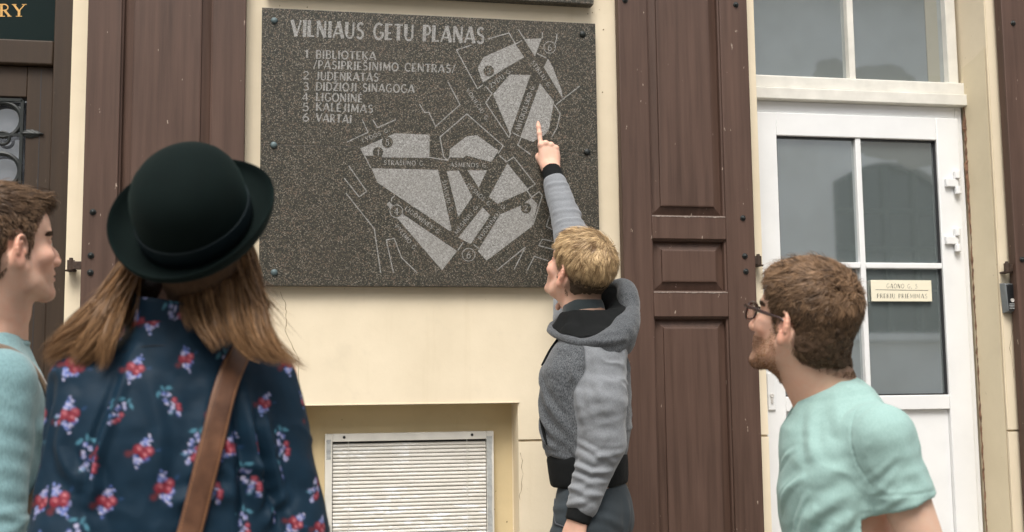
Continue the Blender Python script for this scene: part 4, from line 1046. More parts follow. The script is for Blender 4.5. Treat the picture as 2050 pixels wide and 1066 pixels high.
def hairline(root, V, F, H, R, cols, rng, n=2600, limit=None, ln=.008, zmin=-.09):
    """fine short hairs that soften the edge where the hair meets the skin"""
    lim = limit or scalp_limit
    def reg(q): e = q[:, 2]-lim(q[:, 1]); return (e > -.013) & (e < .006) & (np.abs(q[:, 0]) < .0785) & (q[:, 2] > zmin)
    def fl(p, nn): b = np.clip((.03-p[:, 1:2])/.05, 0, 1); return b*np.array((0, -.3, -.9))+(1-b)*np.array((0, -.4, .8))
    short_hair("hairline", root, V, F, H, R, reg, fl, lambda p: ln*np.clip(.35+(p[:, 2]-lim(p[:, 1])+.013)/.016, .3, 1.2), n, cols, rng, lift=.22, clumps=0, width=.0007, seg=5, body=(.03, .05, .07), off=-1, jitter=.35)
def hand_prims(W, Y, Z, curls, thumb=(.35, .25, .2), side=1, sc=1.0, spread=(.06, .0, -.05, -.1), thumb_in=.55):
    """W wrist, Y towards the fingers, Z out of the back of the hand; side=+1: thumb towards +X (X = Y x Z)"""
    Y = nrm(Y); Z = nrm(np.array(Z)-Y*np.dot(Z, Y)); X = np.cross(Y, Z)*side; W = np.array(W, float)
    g = lambda x, y, z: W+(X*x+Y*y+Z*z)*sc
    P = [Cone(g(0, -.03, 0), g(0, .012, 0), .0265*sc, .0265*sc, .02, 'u', (Z, .74))]
    mcp = [(.0275, .0905, .002), (.0095, .0945, .0045), (-.0085, .0885, .003), (-.0255, .0775, 0)]
    root = [(.017, .014, 0), (.006, .012, .001), (-.006, .012, .001), (-.016, .014, 0)]
    for m, r in zip(mcp, root): P.append(Cone(g(*r), g(m[0], m[1]-.004, m[2]-.003), .0125*sc, .0108*sc, .016))
    P.append(Ell(g(0, .045, -.004), (.036*sc, .042*sc, .0135*sc), np.stack([X, Y, Z], 1), .014))
    lens = [(.044, .0255, .021), (.0485, .0295, .0225), (.045, .0275, .022), (.0355, .021, .0195)]; rad = [.0088, .0090, .0084, .0074]
    for i in range(4):
        p = g(*mcp[i]); a = 0; r = rad[i]*sc; sx = spread[i]
        P.append(Ell(p+Z*.0015*sc, (r*1.18,)*3, None, .006))
        for j in range(3):
            a += curls[i][j]; d = (Y*math.cos(a)-Z*math.sin(a)); d = nrm(d+X*sx*math.cos(a)); q = p+d*lens[i][j]*sc
            P.append(Cone(p, q, r*(1-.07*j), r*(.93-.09*j), .003 if j else .006)); p = q
            if j < 2: P.append(Ell(p+Z*math.cos(a)*.0008, (r*(1.03-.07*j),)*3, None, .004))
    p = g(.019, .020, -.006); d1 = nrm(X*thumb_in+Y*.75-Z*.35)
    q = p+d1*.044*sc; P.append(Cone(p, q, .0165*sc, .0118*sc, .014)); p = q
    d2 = nrm(d1+Y*thumb[0]-X*thumb[1]-Z*.15); q = p+d2*.031*sc; P.append(Cone(p, q, .0108*sc, .0098*sc, .005)); p = q
    d3 = nrm(d2+Y*thumb[0]-X*thumb[2]); q = p+d3*.025*sc; P.append(Cone(p, q, .0098*sc, .0078*sc, .004))
    return P
RELAX = [(.35, .4, .3), (.42, .5, .35), (.48, .55, .4), (.55, .6, .4)]
def limb(a, b, c, r, k=.03): return [Cone(a, b, r[0], r[1], k), Cone(b, c, r[1]*.98, r[2], k)]
def bounds(P, pad=.02):
    lo = np.min([p.bc-p.br for p in P], 0)-pad; hi = np.max([p.bc+p.br for p in P], 0)+pad; return lo, hi
def region(P, res, pad=.012): lo, hi = bounds(P, pad); return sculpt(P, lo, hi, res)
TORSO = [(-.66, 0, -.01, .150, .105, 2.2), (-.54, 0, -.012, .172, .122, 2.3), (-.44, 0, -.004, .158, .112, 2.3), (-.34, 0, .004, .142, .104, 2.3), (-.22, 0, .006, .158, .112, 2.3), (-.11, 0, .004, .172, .115, 2.4), (-.03, 0, -.006, .165, .098, 2.3), (.03, 0, -.014, .120, .074, 2.2), (.07, 0, -.018, .075, .058, 2)]
def scaled(T, sx, sy, sz=1.0, add=0.0): return [(z*sz, cx, cy, rx*sx+add, ry*sy+add, p) for z, cx, cy, rx, ry, p in T]
def shear_frame(R, lean):
    """R columns right/forward/up with up tilted by lean (forward, right) tangents"""
    up = nrm(R[:, 2]+R[:, 1]*lean[0]+R[:, 0]*lean[1]); r = nrm(R[:, 0]-up*(R[:, 0]@up)); return np.stack([r, np.cross(up, r), up], 1)
def legs(root, pelvis, R, stance, trouser_mat, shoe_mat, hipw=.085, crouch=.0, up_off=0.0, stride=0.0):
    """trousers and shoes down to the pavement; returns leg joint prims for the body"""
    fwd = nrm(np.array((R[0, 1], R[1, 1], 0))); rt = np.array((fwd[1], -fwd[0], 0)); body = []; tp = [Ell(pelvis+np.array((0, 0, .02)), (.168, .128, .13), np.stack([rt, fwd, (0, 0, 1)], 1), .05)]
    for s in (-1, 1):
        hip = pelvis+rt*s*hipw+np.array((0, 0, -.04)); ank = pelvis*np.array((1, 1, 0))+rt*s*stance+fwd*(s*stride-.02)+np.array((0, 0, .085)); mid = (hip+ank)/2
        L_ = np.linalg.norm(hip-ank); bend = math.sqrt(max(0.0004, (.43)**2-(L_/2)**2)) if L_ < .86 else .02
        knee = mid+fwd*bend+np.array((0, 0, .03))
        body += limb(hip, knee, ank, (.080, .052, .040)); tp += [Cone(hip, knee, .098, .076, .05), Cone(knee, ank+np.array((0, 0, .01)), .074, .058, .04)]
        toe = ank+fwd*.15+np.array((0, 0, -.05)); heel = ank-fwd*.05+np.array((0, 0, -.05))
        body.append(Cone(ank, toe, .035, .025, .02))
        sp = [Cone(heel, toe, .038, .036, .02, 'u'), Cone(ank+np.array((0, 0, .0)), toe-fwd*.04, .045, .036, .03), Box((heel+toe)/2+np.array((0, 0, -.022)), (.042, .135, .0125), np.stack([rt, fwd, (0, 0, 1)], 1), .012, .004), Plane((0, 0, .001), (0, 0, -1), .001)]
        lo, hi = bounds(sp[:3]); V, F = sculpt(sp, lo, hi, .007); pydata("shoe", V, F, shoe_mat, root, True)
    tp.append(Plane(pelvis+np.array((0, 0, .10+up_off)), (0, 0, 1), .004))
    return body, tp
def fabric(name, c1, c2, scale=900, rough=.85, heather=0.0, hs=(260, 260, 60), sheen=.25, bump=.25, vc=False):
    b = NB(name); v = b.coord()
    w1 = b.noise(v, scale, 2, .6); big = b.noise(v, 7, 4)
    c = b.mix(b.ramp(w1, [(.35, 0), (.65, 1)]), c1, c2)
    if heather:
        h = b.noise(b.mapped(hs), 1.0, 4, .7); c = b.mix(b.math('MULTIPLY', b.ramp(h, [(.42, 0), (.6, 1)]), heather), c, tuple(min(1, x*2.4+.03) for x in c2)); 
        h2 = b.noise(b.mapped(tuple(x*.8 for x in hs)), 1.0, 3, .7); c = b.mix(b.math('MULTIPLY', b.ramp(h2, [(.56, 0), (.7, 1)]), heather*.8), c, tuple(x*.4 for x in c1))
    if vc: c = b.mix(1.0, c, b.attr(), 'MULTIPLY')
    c = b.mix(b.math('MULTIPLY', b.ramp(big, [(.35, 0), (.7, 1)]), .10), c, tuple(x*.8 for x in c1))
    b.set(Base_Color=c, Roughness=rough, Sheen_Weight=sheen, Sheen_Roughness=.5, Specular_IOR_Level=.25); b.bump(w1, bump, .0008); return b.m
M_denim = fabric("navy_trousers", (.03, .035, .045), (.05, .055, .065)); M_shoe = plain("dark_shoe", (.03, .027, .025), .6)
SK = (.66, .425, .32)
def at3(px, py, d): return at(px, py, d)
def ray(px):
    a = YAW+math.atan((px-1025)/FPX); return np.array((math.sin(a), math.cos(a), 0.)), np.array((math.cos(a), -math.sin(a), 0.))
def scalp_limit(y, dz=0.0):
    return np.interp(y, [-.14, -.085, -.055, -.038, -.031, -.003, .003, .018, .026, .045, .062, .085], [-.088, -.086, -.072, -.05, .020, .020, -.024, -.024, .022, .056, .073, .083])+dz
def hair_cap(name, parent, H, R, thick, col, dz=0.0, res=.003, limit=scalp_limit, extra=()):
    w = lambda x, y, z: H+R@np.array((x, y, z))
    P = [Ell(w(0, -.018, .038), (.0755, .097, .083), R, .02), Ell(w(0, .036, .040), (.060, .055, .056), R, .03), Ell(w(0, -.055, .005), (.062, .055, .062), R, .03), Ell(w(0, -.045, -.055), (.052, .045, .06), R, .03)]
    P += list(extra)
    def fn(Fd, G):
        q = (G-H)@R; lim = limit(q[..., 1], dz); e = (q[..., 2]-lim)/.012
        t = thick(q)*(1/(1+np.exp(-e*1.7)))-.010*(1/(1+np.exp(e*2.2)))
        return Fd-t
    V, F = sculpt(P, (-.125, -.165, -.14), (.125, .16, .18), res, H, R, fn); V = relax(V, F, 2)
    q = (V-H)@R; keep = q[:, 2] > limit(q[:, 1], dz)-.02; F = F[keep[F].all(1)]
    c = np.repeat(np.array(col, float)[None], len(V), 0) if not callable(col) else col(q)
    N = vnormals(V, F); V = V+N*(fbm(V, 110)*.0016)[:, None]
    o = pydata(name, V, F, M_hairsoft, parent, True, c); return V, F
def strap(name, pts, nors, width, thick, mat, parent, stitch=None):
    n0 = len(pts); t = np.linspace(0, 1, n0); m_ = 60; ts = np.linspace(0, 1, m_)
    g = np.stack([np.interp(ts, t, np.array(pts)[:, i]) for i in range(3)], 1); nn = np.stack([np.interp(ts, t, np.array(nors, float)[:, i]) for i in range(3)], 1)
    for _ in range(30): g[1:-1] = (g[:-2]+2*g[1:-1]+g[2:])/4; nn[1:-1] = (nn[:-2]+2*nn[1:-1]+nn[2:])/4
    T = np.gradient(g, axis=0); T /= np.linalg.norm(T, axis=1)[:, None]; nn -= T*(nn*T).sum(1)[:, None]; nn /= np.linalg.norm(nn, axis=1)[:, None]; B = np.cross(T, nn)
    prof = [(-.5, 0), (-.5, .6), (-.44, 1), (-.2, 1.05), (.2, 1.05), (.44, 1), (.5, .6), (.5, 0)]
    V = np.concatenate([g+B*(a*width)+nn*(b_*thick) for a, b_ in prof]); k = len(prof); F = []
    for j in range(k):
        j2 = (j+1) % k
        for i in range(m_-1): F.append((j*m_+i, j2*m_+i, j2*m_+i+1, j*m_+i+1))
    o = pydata(name, V, F, mat, parent, True)
    if stitch:
        for sd_ in (-.40, .40):
            bm = bmesh.new()
            for i in range(0, m_*5-6, 5):
                f = i/5; a = int(f); 
                def pp(f): a = min(int(f), m_-2); u = f-a; return (g[a]+B[a]*sd_*width+nn[a]*thick*1.12)*(1-u)+(g[a+1]+B[a+1]*sd_*width+nn[a+1]*thick*1.12)*u
                for h in (0, .5): tube(bm, [pp(f+h+.05), pp(f+h+.38)], .0006, 5)
            obj("stitching", bm, stitch, o)
    return o
def person(base_xy, label): return tag(empty("person", (base_xy[0], base_xy[1], 0)), label, "person")
def body_mesh(root, H, R, head_p, rest_p, hands, color, lo=(-.105, -.15, -.24), hi=(.105, .14, .15), res=.0021, mid=()):
    head = sculpt(head_p, lo, hi, res, H, R); parts = [head, region(rest_p, .010)]
    for h in hands: parts.append(sculpt(h, *bounds(h, .01), .003))
    for P, r in mid: parts.append(sculpt(P, *bounds(P, .01), r))
    V, F = merge(parts); pydata("body", V, F, M_skin, root, True, color(V)); return head
def subdiv(V, F):
    e = np.sort(np.concatenate([F[:, [0, 1]], F[:, [1, 2]], F[:, [2, 3]], F[:, [3, 0]]]), 1); ue, inv = np.unique(e, axis=0, return_inverse=True); inv = inv.ravel(); n = len(F)
    em = (V[ue[:, 0]]+V[ue[:, 1]])/2; fc = V[F].mean(1); o1, o2 = len(V), len(V)+len(em); E = [inv[i*n:(i+1)*n]+o1 for i in range(4)]; C = np.arange(n)+o2
    return np.concatenate([V, em, fc]), np.concatenate([np.stack([F[:, 0], E[0], C, E[3]], 1), np.stack([E[0], F[:, 1], E[1], C], 1), np.stack([C, E[1], F[:, 2], E[2]], 1), np.stack([E[3], C, E[2], F[:, 3]], 1)])
# ------------------------------------------------------------------ man at the far left in the teal henley
def man_teal():
    rng = np.random.default_rng(21); V_, Rp = ray(-15); d = 2.42; Z = np.array((0, 0, 1.))
    Fh = nrm(Rp*math.cos(R_(27))+V_*math.sin(R_(27))); Fv = Fh*math.cos(R_(7))+np.array((0, 0, math.sin(R_(7))))
    H = at(12, 494, d); R = frame(Fv); base = at(-24, 690, d+.01)
    Fb = nrm(Rp*math.cos(R_(14))+V_*math.sin(R_(14))); Rb = frame(Fb); rt = Rb[:, 0]; sh = base-Z*.055-Fb*.005
    root = person(sh, "young man at the left edge in a pale teal long-sleeved shirt, short brown hair")
    tor = Loft(sh, Rb, scaled(TORSO, .97, .95), .04)
    sr, sL = sh+rt*.172-Fb*.012-Z*.028, sh-rt*.172-Z*.028
    er, eL = sr+rt*.045-Fb*.02-Z*.29, sL-rt*.05-Fb*.03-Z*.29
    wr, wL = er+Fb*.08-Z*.245, eL+Fb*.05-Z*.25
    arms = limb(sr, er, wr, (.048, .038, .027))+limb(sL, eL, wL, (.048, .038, .027)); pelvis = sh-Z*.52
    lb, tp = legs(root, pelvis, Rb, .12, M_denim, M_shoe)
    npz = neck_prims(H, R, base, .056)
    hands = [hand_prims(wr, -Z, rt, RELAX, side=-1), hand_prims(wL, -Z, -rt, RELAX, side=1)]
    hc = (.055, .034, .021)
    def color(V):
        C = skin_color(V, H, R, SK, beard=.32, beardcol=(.30, .19, .13), brow=(.13, .075, .045), lip=(.52, .24, .20))
        q = (V-H)@R; e = (q[:, 2]-scalp_limit(q[:, 1]))/.010; w = (1/(1+np.exp(-e)))*(np.abs(q[:, 0]) < .082)*.75; return C*(1-w[:, None])+np.array(hc)*w[:, None]
    hvf = body_mesh(root, H, R, head_prims(H, R, .93, 1.0, .5)+npz+[tor], [tor]+arms+lb+npz[:1], hands, color)
    # hair: faded sides, longer top brushed forward
    def thick(q): z, y = q[..., 2], q[..., 1]; return .0022+.012*np.clip((z-.055)/.05, 0, 1)+.010*np.clip((z-.06)/.04, 0, 1)*np.clip((y-.02)/.07, 0, 1)
    Vc, Fc = hair_cap("hair_base", root, H, R, thick, hc)
    top = lambda q: (q[:, 2] > scalp_limit(q[:, 1])-.002)
    def flow(p, n): 
        d = p-np.array((.01, -.075, .09)); d /= np.linalg.norm(d, axis=1)[:, None]; s = np.clip((.075-p[:, 2])/.05, 0, 1)[:, None]
        f = np.array((.12, .8, .45))*np.clip((p[:, 1:2]+.02)/.08, 0, 1); return d*(1-.5*s)+s*np.array((0, -.25, -.9))+f*(1-s)
    ln = lambda p: .009+.030*np.clip((p[:, 2]-.05)/.06, 0, 1)+.012*np.clip((p[:, 1]-.03)/.05, 0, 1)
    short_hair("hair", root, Vc, Fc, H, R, top, flow, ln, 9000, [(.050, .029, .017), (.20, .122, .07)], rng, lift=lambda p: .22+.35*np.clip((p[:, 1]-.04)/.04, 0, 1), clumps=420, clump=.62, curl=.18, width=.0012, off=.004)
    hairline(root, hvf[0], hvf[1], H, R, [(.05, .03, .018), (.15, .09, .055)], rng)
    brows(root, hvf[0], hvf[1], H, R, [(.030, .017, .010), (.10, .056, .032)], rng)
    # henley
    m_teal = fabric("teal_jersey", (.125, .228, .245), (.185, .305, .32), 1000, .9, .15, (300, 300, 90))
    P = [Loft(sh, Rb, scaled([t for t in TORSO if t[0] > -.6], 1.0, 1.0, 1.0, .014), .045), Cone(base-Z*.01, base-Z*.06, .066, .09, .05)]
    P += [Cone(sr, er, .069, .060, .05), Cone(er, wr-(wr-er)*.02, .058, .042, .03), Cone(sL, eL, .069, .058, .05), Cone(eL, wL, .056, .042, .03)]
    nk = nrm(R[:, 2]*.55+Z*.7-Fb*.10)
    P += [Cone(base-nk*.03+Fb*.008, base+nk*.12+Fb*.02, .060, .068, .004, 's')]
    fl = []
    for i in range(9):   # crumples at the elbow and forearm
        c = er+(wr-er)*(i*.11-.12+rng.uniform(-.05, .05)); a = rng.uniform(-.6, .6); u = nrm(-V_*.9+Fb*rng.uniform(-.4, .4)); r0 = .055
        fl.append(([c+Fb*.055+Z*(.02+rng.uniform(-.01, .01)), c-V_*.058+rt*0, c-Fb*.05-Z*(.015+rng.uniform(-.012, .012))], .010, rng.uniform(.002, .0065)))
    for i in range(5):
        c = sr+(er-sr)*(.3+.14*i); fl.append(([c+Fb*.06-Z*.02, c-V_*.06+Z*.01, c-Fb*.05+Z*.03], .02, .002))
    for s in (0, 1, 2): fl.append(([sr+Fb*.07-Z*.09, sh+Fb*.12+rt*.06-Z*(.14+.06*s), sh+Fb*.115-rt*.05-Z*(.22+.07*s)], .02, .006))
    seam = [sr+Z*.075-rt*.035+Fb*a-Z*abs(a)*.5 for a in np.linspace(-.05, .07, 7)]
    cloth("shirt", P, *bounds(P[:6], .02), .0048, m_teal, root, fl, [(11, .003, None), (30, .0012, None), (7, .006, [[1, 0, .5], [0, 1, 0], [.6, 0, 1.6]], 'r')])
    # neckband
    ring = []; 
    ax = frame(nk, Fb); 
    for i in range(40):
        a = i*2*math.pi/40; ring.append(base-nk*.006+Fb*.012+ax[:, 0]*.064*math.cos(a)+ax[:, 2]*.064*math.sin(a))
    bm = bmesh.new(); tube(bm, ring, .0075, 8, True); obj("neckband", bm, m_teal, root, smooth=True)
    Vt, Ft = sculpt(tp, *bounds(tp[:-1], .02), .009); pydata("trousers", Vt, Ft, M_denim, root, True)
    # shoulder strap of a backpack
    bp = tag(empty("backpack", tuple(sh-Fb*.22-Z*.2)), "tan backpack strap over the teal shirt of the man at the left edge", "backpack")
    m_str = fabric("tan_webbing", (.10, .065, .038), (.17, .115, .07), 700, .7)
    A = sr-rt*.045
    pts = [A-Fb*.13-Z*.03, A-Fb*.085+Z*.045, A-Fb*.02+Z*.078, A+Fb*.05+Z*.058, A+Fb*.105-Z*.01, A+Fb*.128-Z*.10, A+rt*.02+Fb*.11-Z*.19, A+rt*.035+Fb*.04-Z*.27, A+rt*.02-Fb*.1-Z*.32]
    pts, gn = snap([p for p in P if p.op == 'u'], dense(pts, 4), .006)
    strap("strap", list(pts), list(gn), .040, .008, m_str, bp)
    Pb = [Box(sh-Fb*.22-Z*.24, (.14, .07, .20), Rb, .05, .03), Box(sh-Fb*.29-Z*.32, (.11, .03, .10), Rb, .025, .02)]
    Vb, Fb_ = sculpt(Pb, *bounds(Pb, .02), .008); pydata("pack", Vb, Fb_, m_str, bp, True)
man_teal()
# ------------------------------------------------------------------ woman in the bowler hat, seen from behind
def woman():
    rng = np.random.default_rng(5); V_, Rp = ray(385); d = 1.97; Z = np.array((0, 0, 1.))
    Fh = nrm(V_*.90+Rp*.43); pt = R_(24); Fv = Fh*math.cos(pt)+Z*math.sin(pt); R = frame(Fv, roll=R_(-8))
    nh = nrm(Z*math.cos(R_(51))-(Fh*.6+V_*.4)*math.sin(R_(51))-Rp*.06); oc = at(393, 447, d-.035)
    H = oc-nh*.022+Fh*.012-R@np.array((0, -.018, .038)); base = at(366, 634, d+.015); Fb = nrm(V_*.985-Rp*.12); Rb = frame(Fb); rt = Rb[:, 0]; sh = base-Z*.085-Fb*.0+at(340, 700, d)*0
    root = person(sh, "woman seen from behind in black bowler hat and navy floral blouse, long brown hair")
    tor = Loft(sh, Rb, scaled(TORSO, .85, .82), .04)
    sr, sL = sh+rt*.160-Z*.022, sh-rt*.170-Z*.020
    er, eL = sr+rt*.012-Fb*.03-Z*.27, sL+rt*.012-Fb*.03-Z*.27
    wr, wL = er+Fb*.10-Z*.21+rt*.0, eL+Fb*.10-Z*.21
    arms = limb(sr, er, wr, (.040, .033, .024))+limb(sL, eL, wL, (.040, .033, .024)); pelvis = sh-Z*.50
    lb, tp = legs(root, pelvis, Rb, .10, M_denim, M_shoe)
    npz = neck_prims(H, R, base, .049, adam=False)
    hands = [hand_prims(wr, -Z, rt, RELAX, side=-1, sc=.9), hand_prims(wL, -Z, -rt, RELAX, side=1, sc=.9)]
    hc = (.07, .04, .022); skf = (.66, .40, .31)
    def color(V):
        C = skin_color(V, H, R, skf, brow=(.15, .09, .05), lip=(.58, .22, .2))
        q = (V-H)@R; e = (q[:, 2]-scalp_limit(q[:, 1]))/.010; w = (1/(1+np.exp(-e)))*(np.abs(q[:, 0]) < .082)*.9; return C*(1-w[:, None])+np.array(hc)*w[:, None]
    body_mesh(root, H, R, head_prims(H, R, .55, .95, .8)+npz+[tor], [tor]+arms+lb+npz[:1], hands, color)
    def thick(q): return .0015+0*q[..., 0]
    hair_cap("hair_base", root, H, R, thick, hc, dz=-.03)
    # blouse
    m_b = navy_floral()
    rows = [(-.62, 0, -.01, .175, .145, 2.3), (-.50, 0, -.010, .170, .140, 2.3), (-.36, 0, -.004, .166, .130, 2.3), (-.22, 0, .0, .167, .124, 2.4), (-.12, 0, .0, .166, .120, 2.5), (-.04, 0, -.004, .150, .100, 2.4), (.03, 0, -.010, .112, .074, 2.2), (.075, 0, -.012, .064, .056, 2)]
    P = [Loft(sh, Rb, rows, .04), Cone(sr-rt*.02-Z*.006, er+rt*.01, .060, .061, .045), Cone(er+rt*.01, wr+Z*.03, .060, .056, .04), Cone(sL+rt*.02-Z*.006, eL-rt*.01, .060, .060, .045), Cone(eL-rt*.01, wL+Z*.03, .059, .055, .04)]
    cax = nrm(Z*.93-Fb*.25)                      # collar axis leans back with the head
    P += [Cone(base-cax*.055, base+cax*.010, .092, .082, .035)]
    Pc = [Cone(base-cax*.02+Fb*.01, base+cax*.11, .072, .084, .006, 's')]
    B_ = -Fb
    def bp(px, py): return at(px, py, d-.1)
    fl = [([bp(505, 770), bp(498, 850), bp(508, 950), bp(500, 1066)], .020, -.012), ([bp(522, 780), bp(530, 880), bp(545, 1000), bp(555, 1100)], .018, .008),
          ([bp(100, 770), bp(95, 870), bp(115, 980), bp(130, 1080)], .022, -.013), ([bp(150, 800), bp(150, 900), bp(165, 1000)], .02, .007),
          ([bp(260, 690), bp(250, 800), bp(232, 930), bp(228, 1080)], .015, .0055), ([bp(238, 760), bp(228, 880), bp(212, 1020)], .012, -.004),
          ([bp(420, 780), bp(395, 900), bp(350, 1040)], .025, .006), ([bp(470, 1000), bp(420, 985), bp(330, 1010)], .022, .006), ([bp(300, 760), bp(320, 860), bp(310, 980)], .02, .004),
          ([bp(580, 780), bp(590, 880), bp(600, 990)], .018, .007), ([bp(555, 860), bp(575, 960), bp(580, 1066)], .016, -.006), ([bp(610, 980), bp(570, 1010), bp(540, 1060)], .016, .007), ([bp(470, 900), bp(520, 935), bp(580, 940)], .018, .006),
          ([bp(160, 1000), bp(190, 960), bp(215, 900)], .018, .005), ([bp(70, 900), bp(85, 980), bp(90, 1060)], .015, .006)]
    fl = [(a, w*.8, h*1.15) for a, w, h in fl]
    cloth("blouse", P+Pc, *bounds(P[:5], .02), .0032, m_b, root, fl, [(9, .004, None), (26, .0012, None), (6, .0075, [[1.5, 0, .5], [0, 1, 0], [.4, 0, .6]], 'r'), (9, .004, [[1, 0, -.7], [0, 1, 0], [.5, 0, 1]], 'r')], col=lambda V, N: floral(V, N, sh, Rb, [(sr, er, wr), (sL, eL, wL)], rng))
    # fold-over collar with its seam
    ax = frame(cax, Fb); bm = bmesh.new()
    V, F = [], []; n = 72; prof = [(.078, .036), (.0805, .041), (.0835, .038), (.0865, .016), (.0895, -.008), (.0930, -.026), (.0940, -.029), (.0920, -.030)]
    for i in range(n):
        a = 2*math.pi*i/n; u = ax[:, 0]*math.cos(a)+ax[:, 2]*math.sin(a)*1.0
        for r, h in prof: V.append(base+cax*(h+.002*math.sin(5*a))+u*r*(1+.02*math.sin(3*a+1))-Fb*0)
    k = len(prof)
    for i in range(n):
        for j in range(k-1): F.append((i*k+j, ((i+1) % n)*k+j, ((i+1) % n)*k+j+1, i*k+j+1))
    V = np.array(V); F = np.array(F); 
    # finer copy for the print
    for _ in range(2): V, F = subdiv(V, F)
    pydata("collar", V, F, m_b, root, True, floral(V, vnormals(V, F), sh, Rb, [], rng, seed=4))
    bm = bmesh.new(); mid_ = [base-cax*.062-Fb*(.062+.002*abs(t))+rt*t*.115-Z*(.012*abs(t)) for t in np.linspace(-1, 1, 24)]
    mid_, g = snap([p for p in P if p.op == 'u'], mid_, .0005); tube(bm, list(mid_), .0011, 6); obj("yoke_seam", bm, plain("navy_thread", (.008, .014, .022), .8), root)
    Vt, Ft = sculpt(tp, *bounds(tp[:-1], .02), .010); pydata("trousers", Vt, Ft, M_denim, root, True)
    # hat: felt bowler pushed to the back of the head
    A = frame(nrm(np.cross(nh, np.cross(Fh, nh))), nh)
    hat = empty("hat", tuple(oc)); hat.parent = root; hat.matrix_parent_inverse = world_of(root).inverted()
    def turned(rows, n=96):     # rows: (rx, ry, h) ; brim curls up at the sides
        V, F = [], []
        for (rx, ry, h, c) in rows:
            for i in range(n):
                a = 2*math.pi*i/n; lift = c*(abs(math.cos(a))**2.0)+c*.35*(abs(math.sin(a))**2)
                V.append(oc+A[:, 0]*rx*math.cos(a)+A[:, 1]*ry*math.sin(a)+nh*(h+lift))
        for j in range(len(rows)-1):
            for i in range(n): F.append((j*n+i, j*n+(i+1) % n, (j+1)*n+(i+1) % n, (j+1)*n+i))
        return V, F
    b = NB("black_felt"); v = b.coord(); n1 = b.noise(v, 700, 3, .7); n2 = b.noise(v, 24, 4)
    b.set(Base_Color=b.mix(n2, (.0014, .0042, .0038), (.0030, .0078, .0070)), Roughness=.9, Sheen_Weight=.07, Sheen_Roughness=.45, Specular_IOR_Level=.12); b.set(Sheen_Tint=(.10, .25, .24)); b.bump(n1, .35, .001)
    dome = [(.0965, .108, -.004, 0), (.0970, .1085, .012, 0), (.0975, .109, .030, 0), (.0972, .1085, .050, 0), (.0955, .1065, .068, 0), (.091, .1015, .086, 0), (.083, .092, .102, 0), (.070, .078, .1155, 0), (.053, .059, .125, 0), (.034, .038, .131, 0), (.015, .017, .1335, 0), (.0005, .0005, .134, 0)]
    dome = [(x*.945, y*.96, h*1.0, c) for x, y, h, c in dome]; pydata("crown", *turned(dome), b.m, hat, True)
    brim = [(.0955, .107, -.008, 0), (.100, .112, -.006, .0), (.109, .122, -.005, .002), (.119, .132, -.004, .006), (.128, .142, -.002, .013), (.134, .148, .003, .020), (.1365, .1505, .008, .025), (.1375, .1515, .0078, .0258), (.1372, .1512, .0020, .0248), (.134, .148, -.004, .019), (.127, .141, -.008, .011), (.118, .131, -.010, .004), (.108, .122, -.010, .0), (.0955, .107, -.012, 0)]
    brim = brim[:1]+brim[1:-1]+brim[-1:]; brim[0] = (.085, .095, -.004, 0); brim[-1] = (.085, .095, -.010, 0); brim = [(x*(1-.005*min(1, max(0, (x-.1)/.03))), y*(1-.02*min(1, max(0, (x-.1)/.03))), h, c*1.15) for x, y, h, c in brim]; pydata("brim", *turned(brim), b.m, hat, True)
    b2 = NB("grosgrain_ribbon"); wv = b2.noise(b2.mapped((900, 900, 900)), 1, 1); b2.set(Base_Color=(.006, .013, .016), Roughness=.6, Specular_IOR_Level=.25); b2.bump(wv, .1, .0006)
    band = [(.0967, .1082, -.005, 0), (.0990, .1105, -.003, 0), (.0992, .1107, .012, 0), (.0993, .1108, .028, 0), (.0990, .1105, .0305, 0), (.0974, .1087, .031, 0)]
    band = [(x*.947, y*.962, h, c) for x, y, h, c in band]; pydata("hat_band", *turned(band), b2.m, hat, True)
    # hair: locks from under the brim
    cols = [(.042, .022, .011), (.42, .235, .112)]
    S_, Cc = [], []
    def lk(pts, rad, n, dd, cols=cols, **k):
        g = [at(x, y, d+e) for x, y, e in pts]; s, c = lock(g, [r_*.86 for r_ in rad], int(n*1.25), cols, rng, wav=.0055, **k); S_.append(s); Cc.append(c)
    # left sweep
    lk([(275, 520, .0), (248, 570, -.04), (215, 620, -.07), (165, 668, -.085), (110, 700, -.085), (84, 722, -.08)], [.020, .024, .026, .028, .026, .012], 800, 0)
    lk([(268, 530, .0), (242, 585, -.05), (220, 635, -.085), (186, 685, -.10), (158, 722, -.10), (140, 743, -.095)], [.018, .020, .022, .024, .022, .010], 900, 0)
    lk([(268, 515, .02), (238, 560, -.02), (198, 615, -.05), (150, 655, -.07), (118, 690, -.08), (92, 742, -.085)], [.018, .020, .020, .020, .018, .008], 500, 0)
    lk([(272, 540, .0), (246, 600, -.06), (228, 650, -.10), (214, 690, -.115), (208, 730, -.115), (196, 746, -.11)], [.014, .014, .014, .014, .012, .004], 260, 0)
    # right sweep
    lk([(480, 520, .02), (492, 580, -.02), (508, 630, -.05), (522, 670, -.065), (548, 705, -.07), (600, 737, -.06)], [.022, .025, .027, .022, .015, .003], 800, 0)
    lk([(470, 530, .0), (482, 590, -.04), (494, 640, -.065), (512, 685, -.08), (540, 715, -.08), (572, 728, -.07)], [.020, .023, .025, .021, .016, .005], 700, 0)
    lk([(450, 530, .0), (458, 590, -.05), (468, 640, -.08), (482, 680, -.09), (500, 708, -.09), (528, 722, -.085)], [.020, .022, .022, .018, .014, .005], 520, 0)
    lk([(490, 525, .03), (505, 575, .0), (518, 600, -.02), (540, 610, -.03), (556, 604, -.03)], [.012, .012, .010, .006, .002], 90, 0)
    lk([(492, 540, .02), (512, 600, -.02), (528, 650, -.04), (550, 690, -.05), (590, 722, -.05), (624, 741, -.04)], [.012, .014, .012, .010, .007, .003], 140, 0)
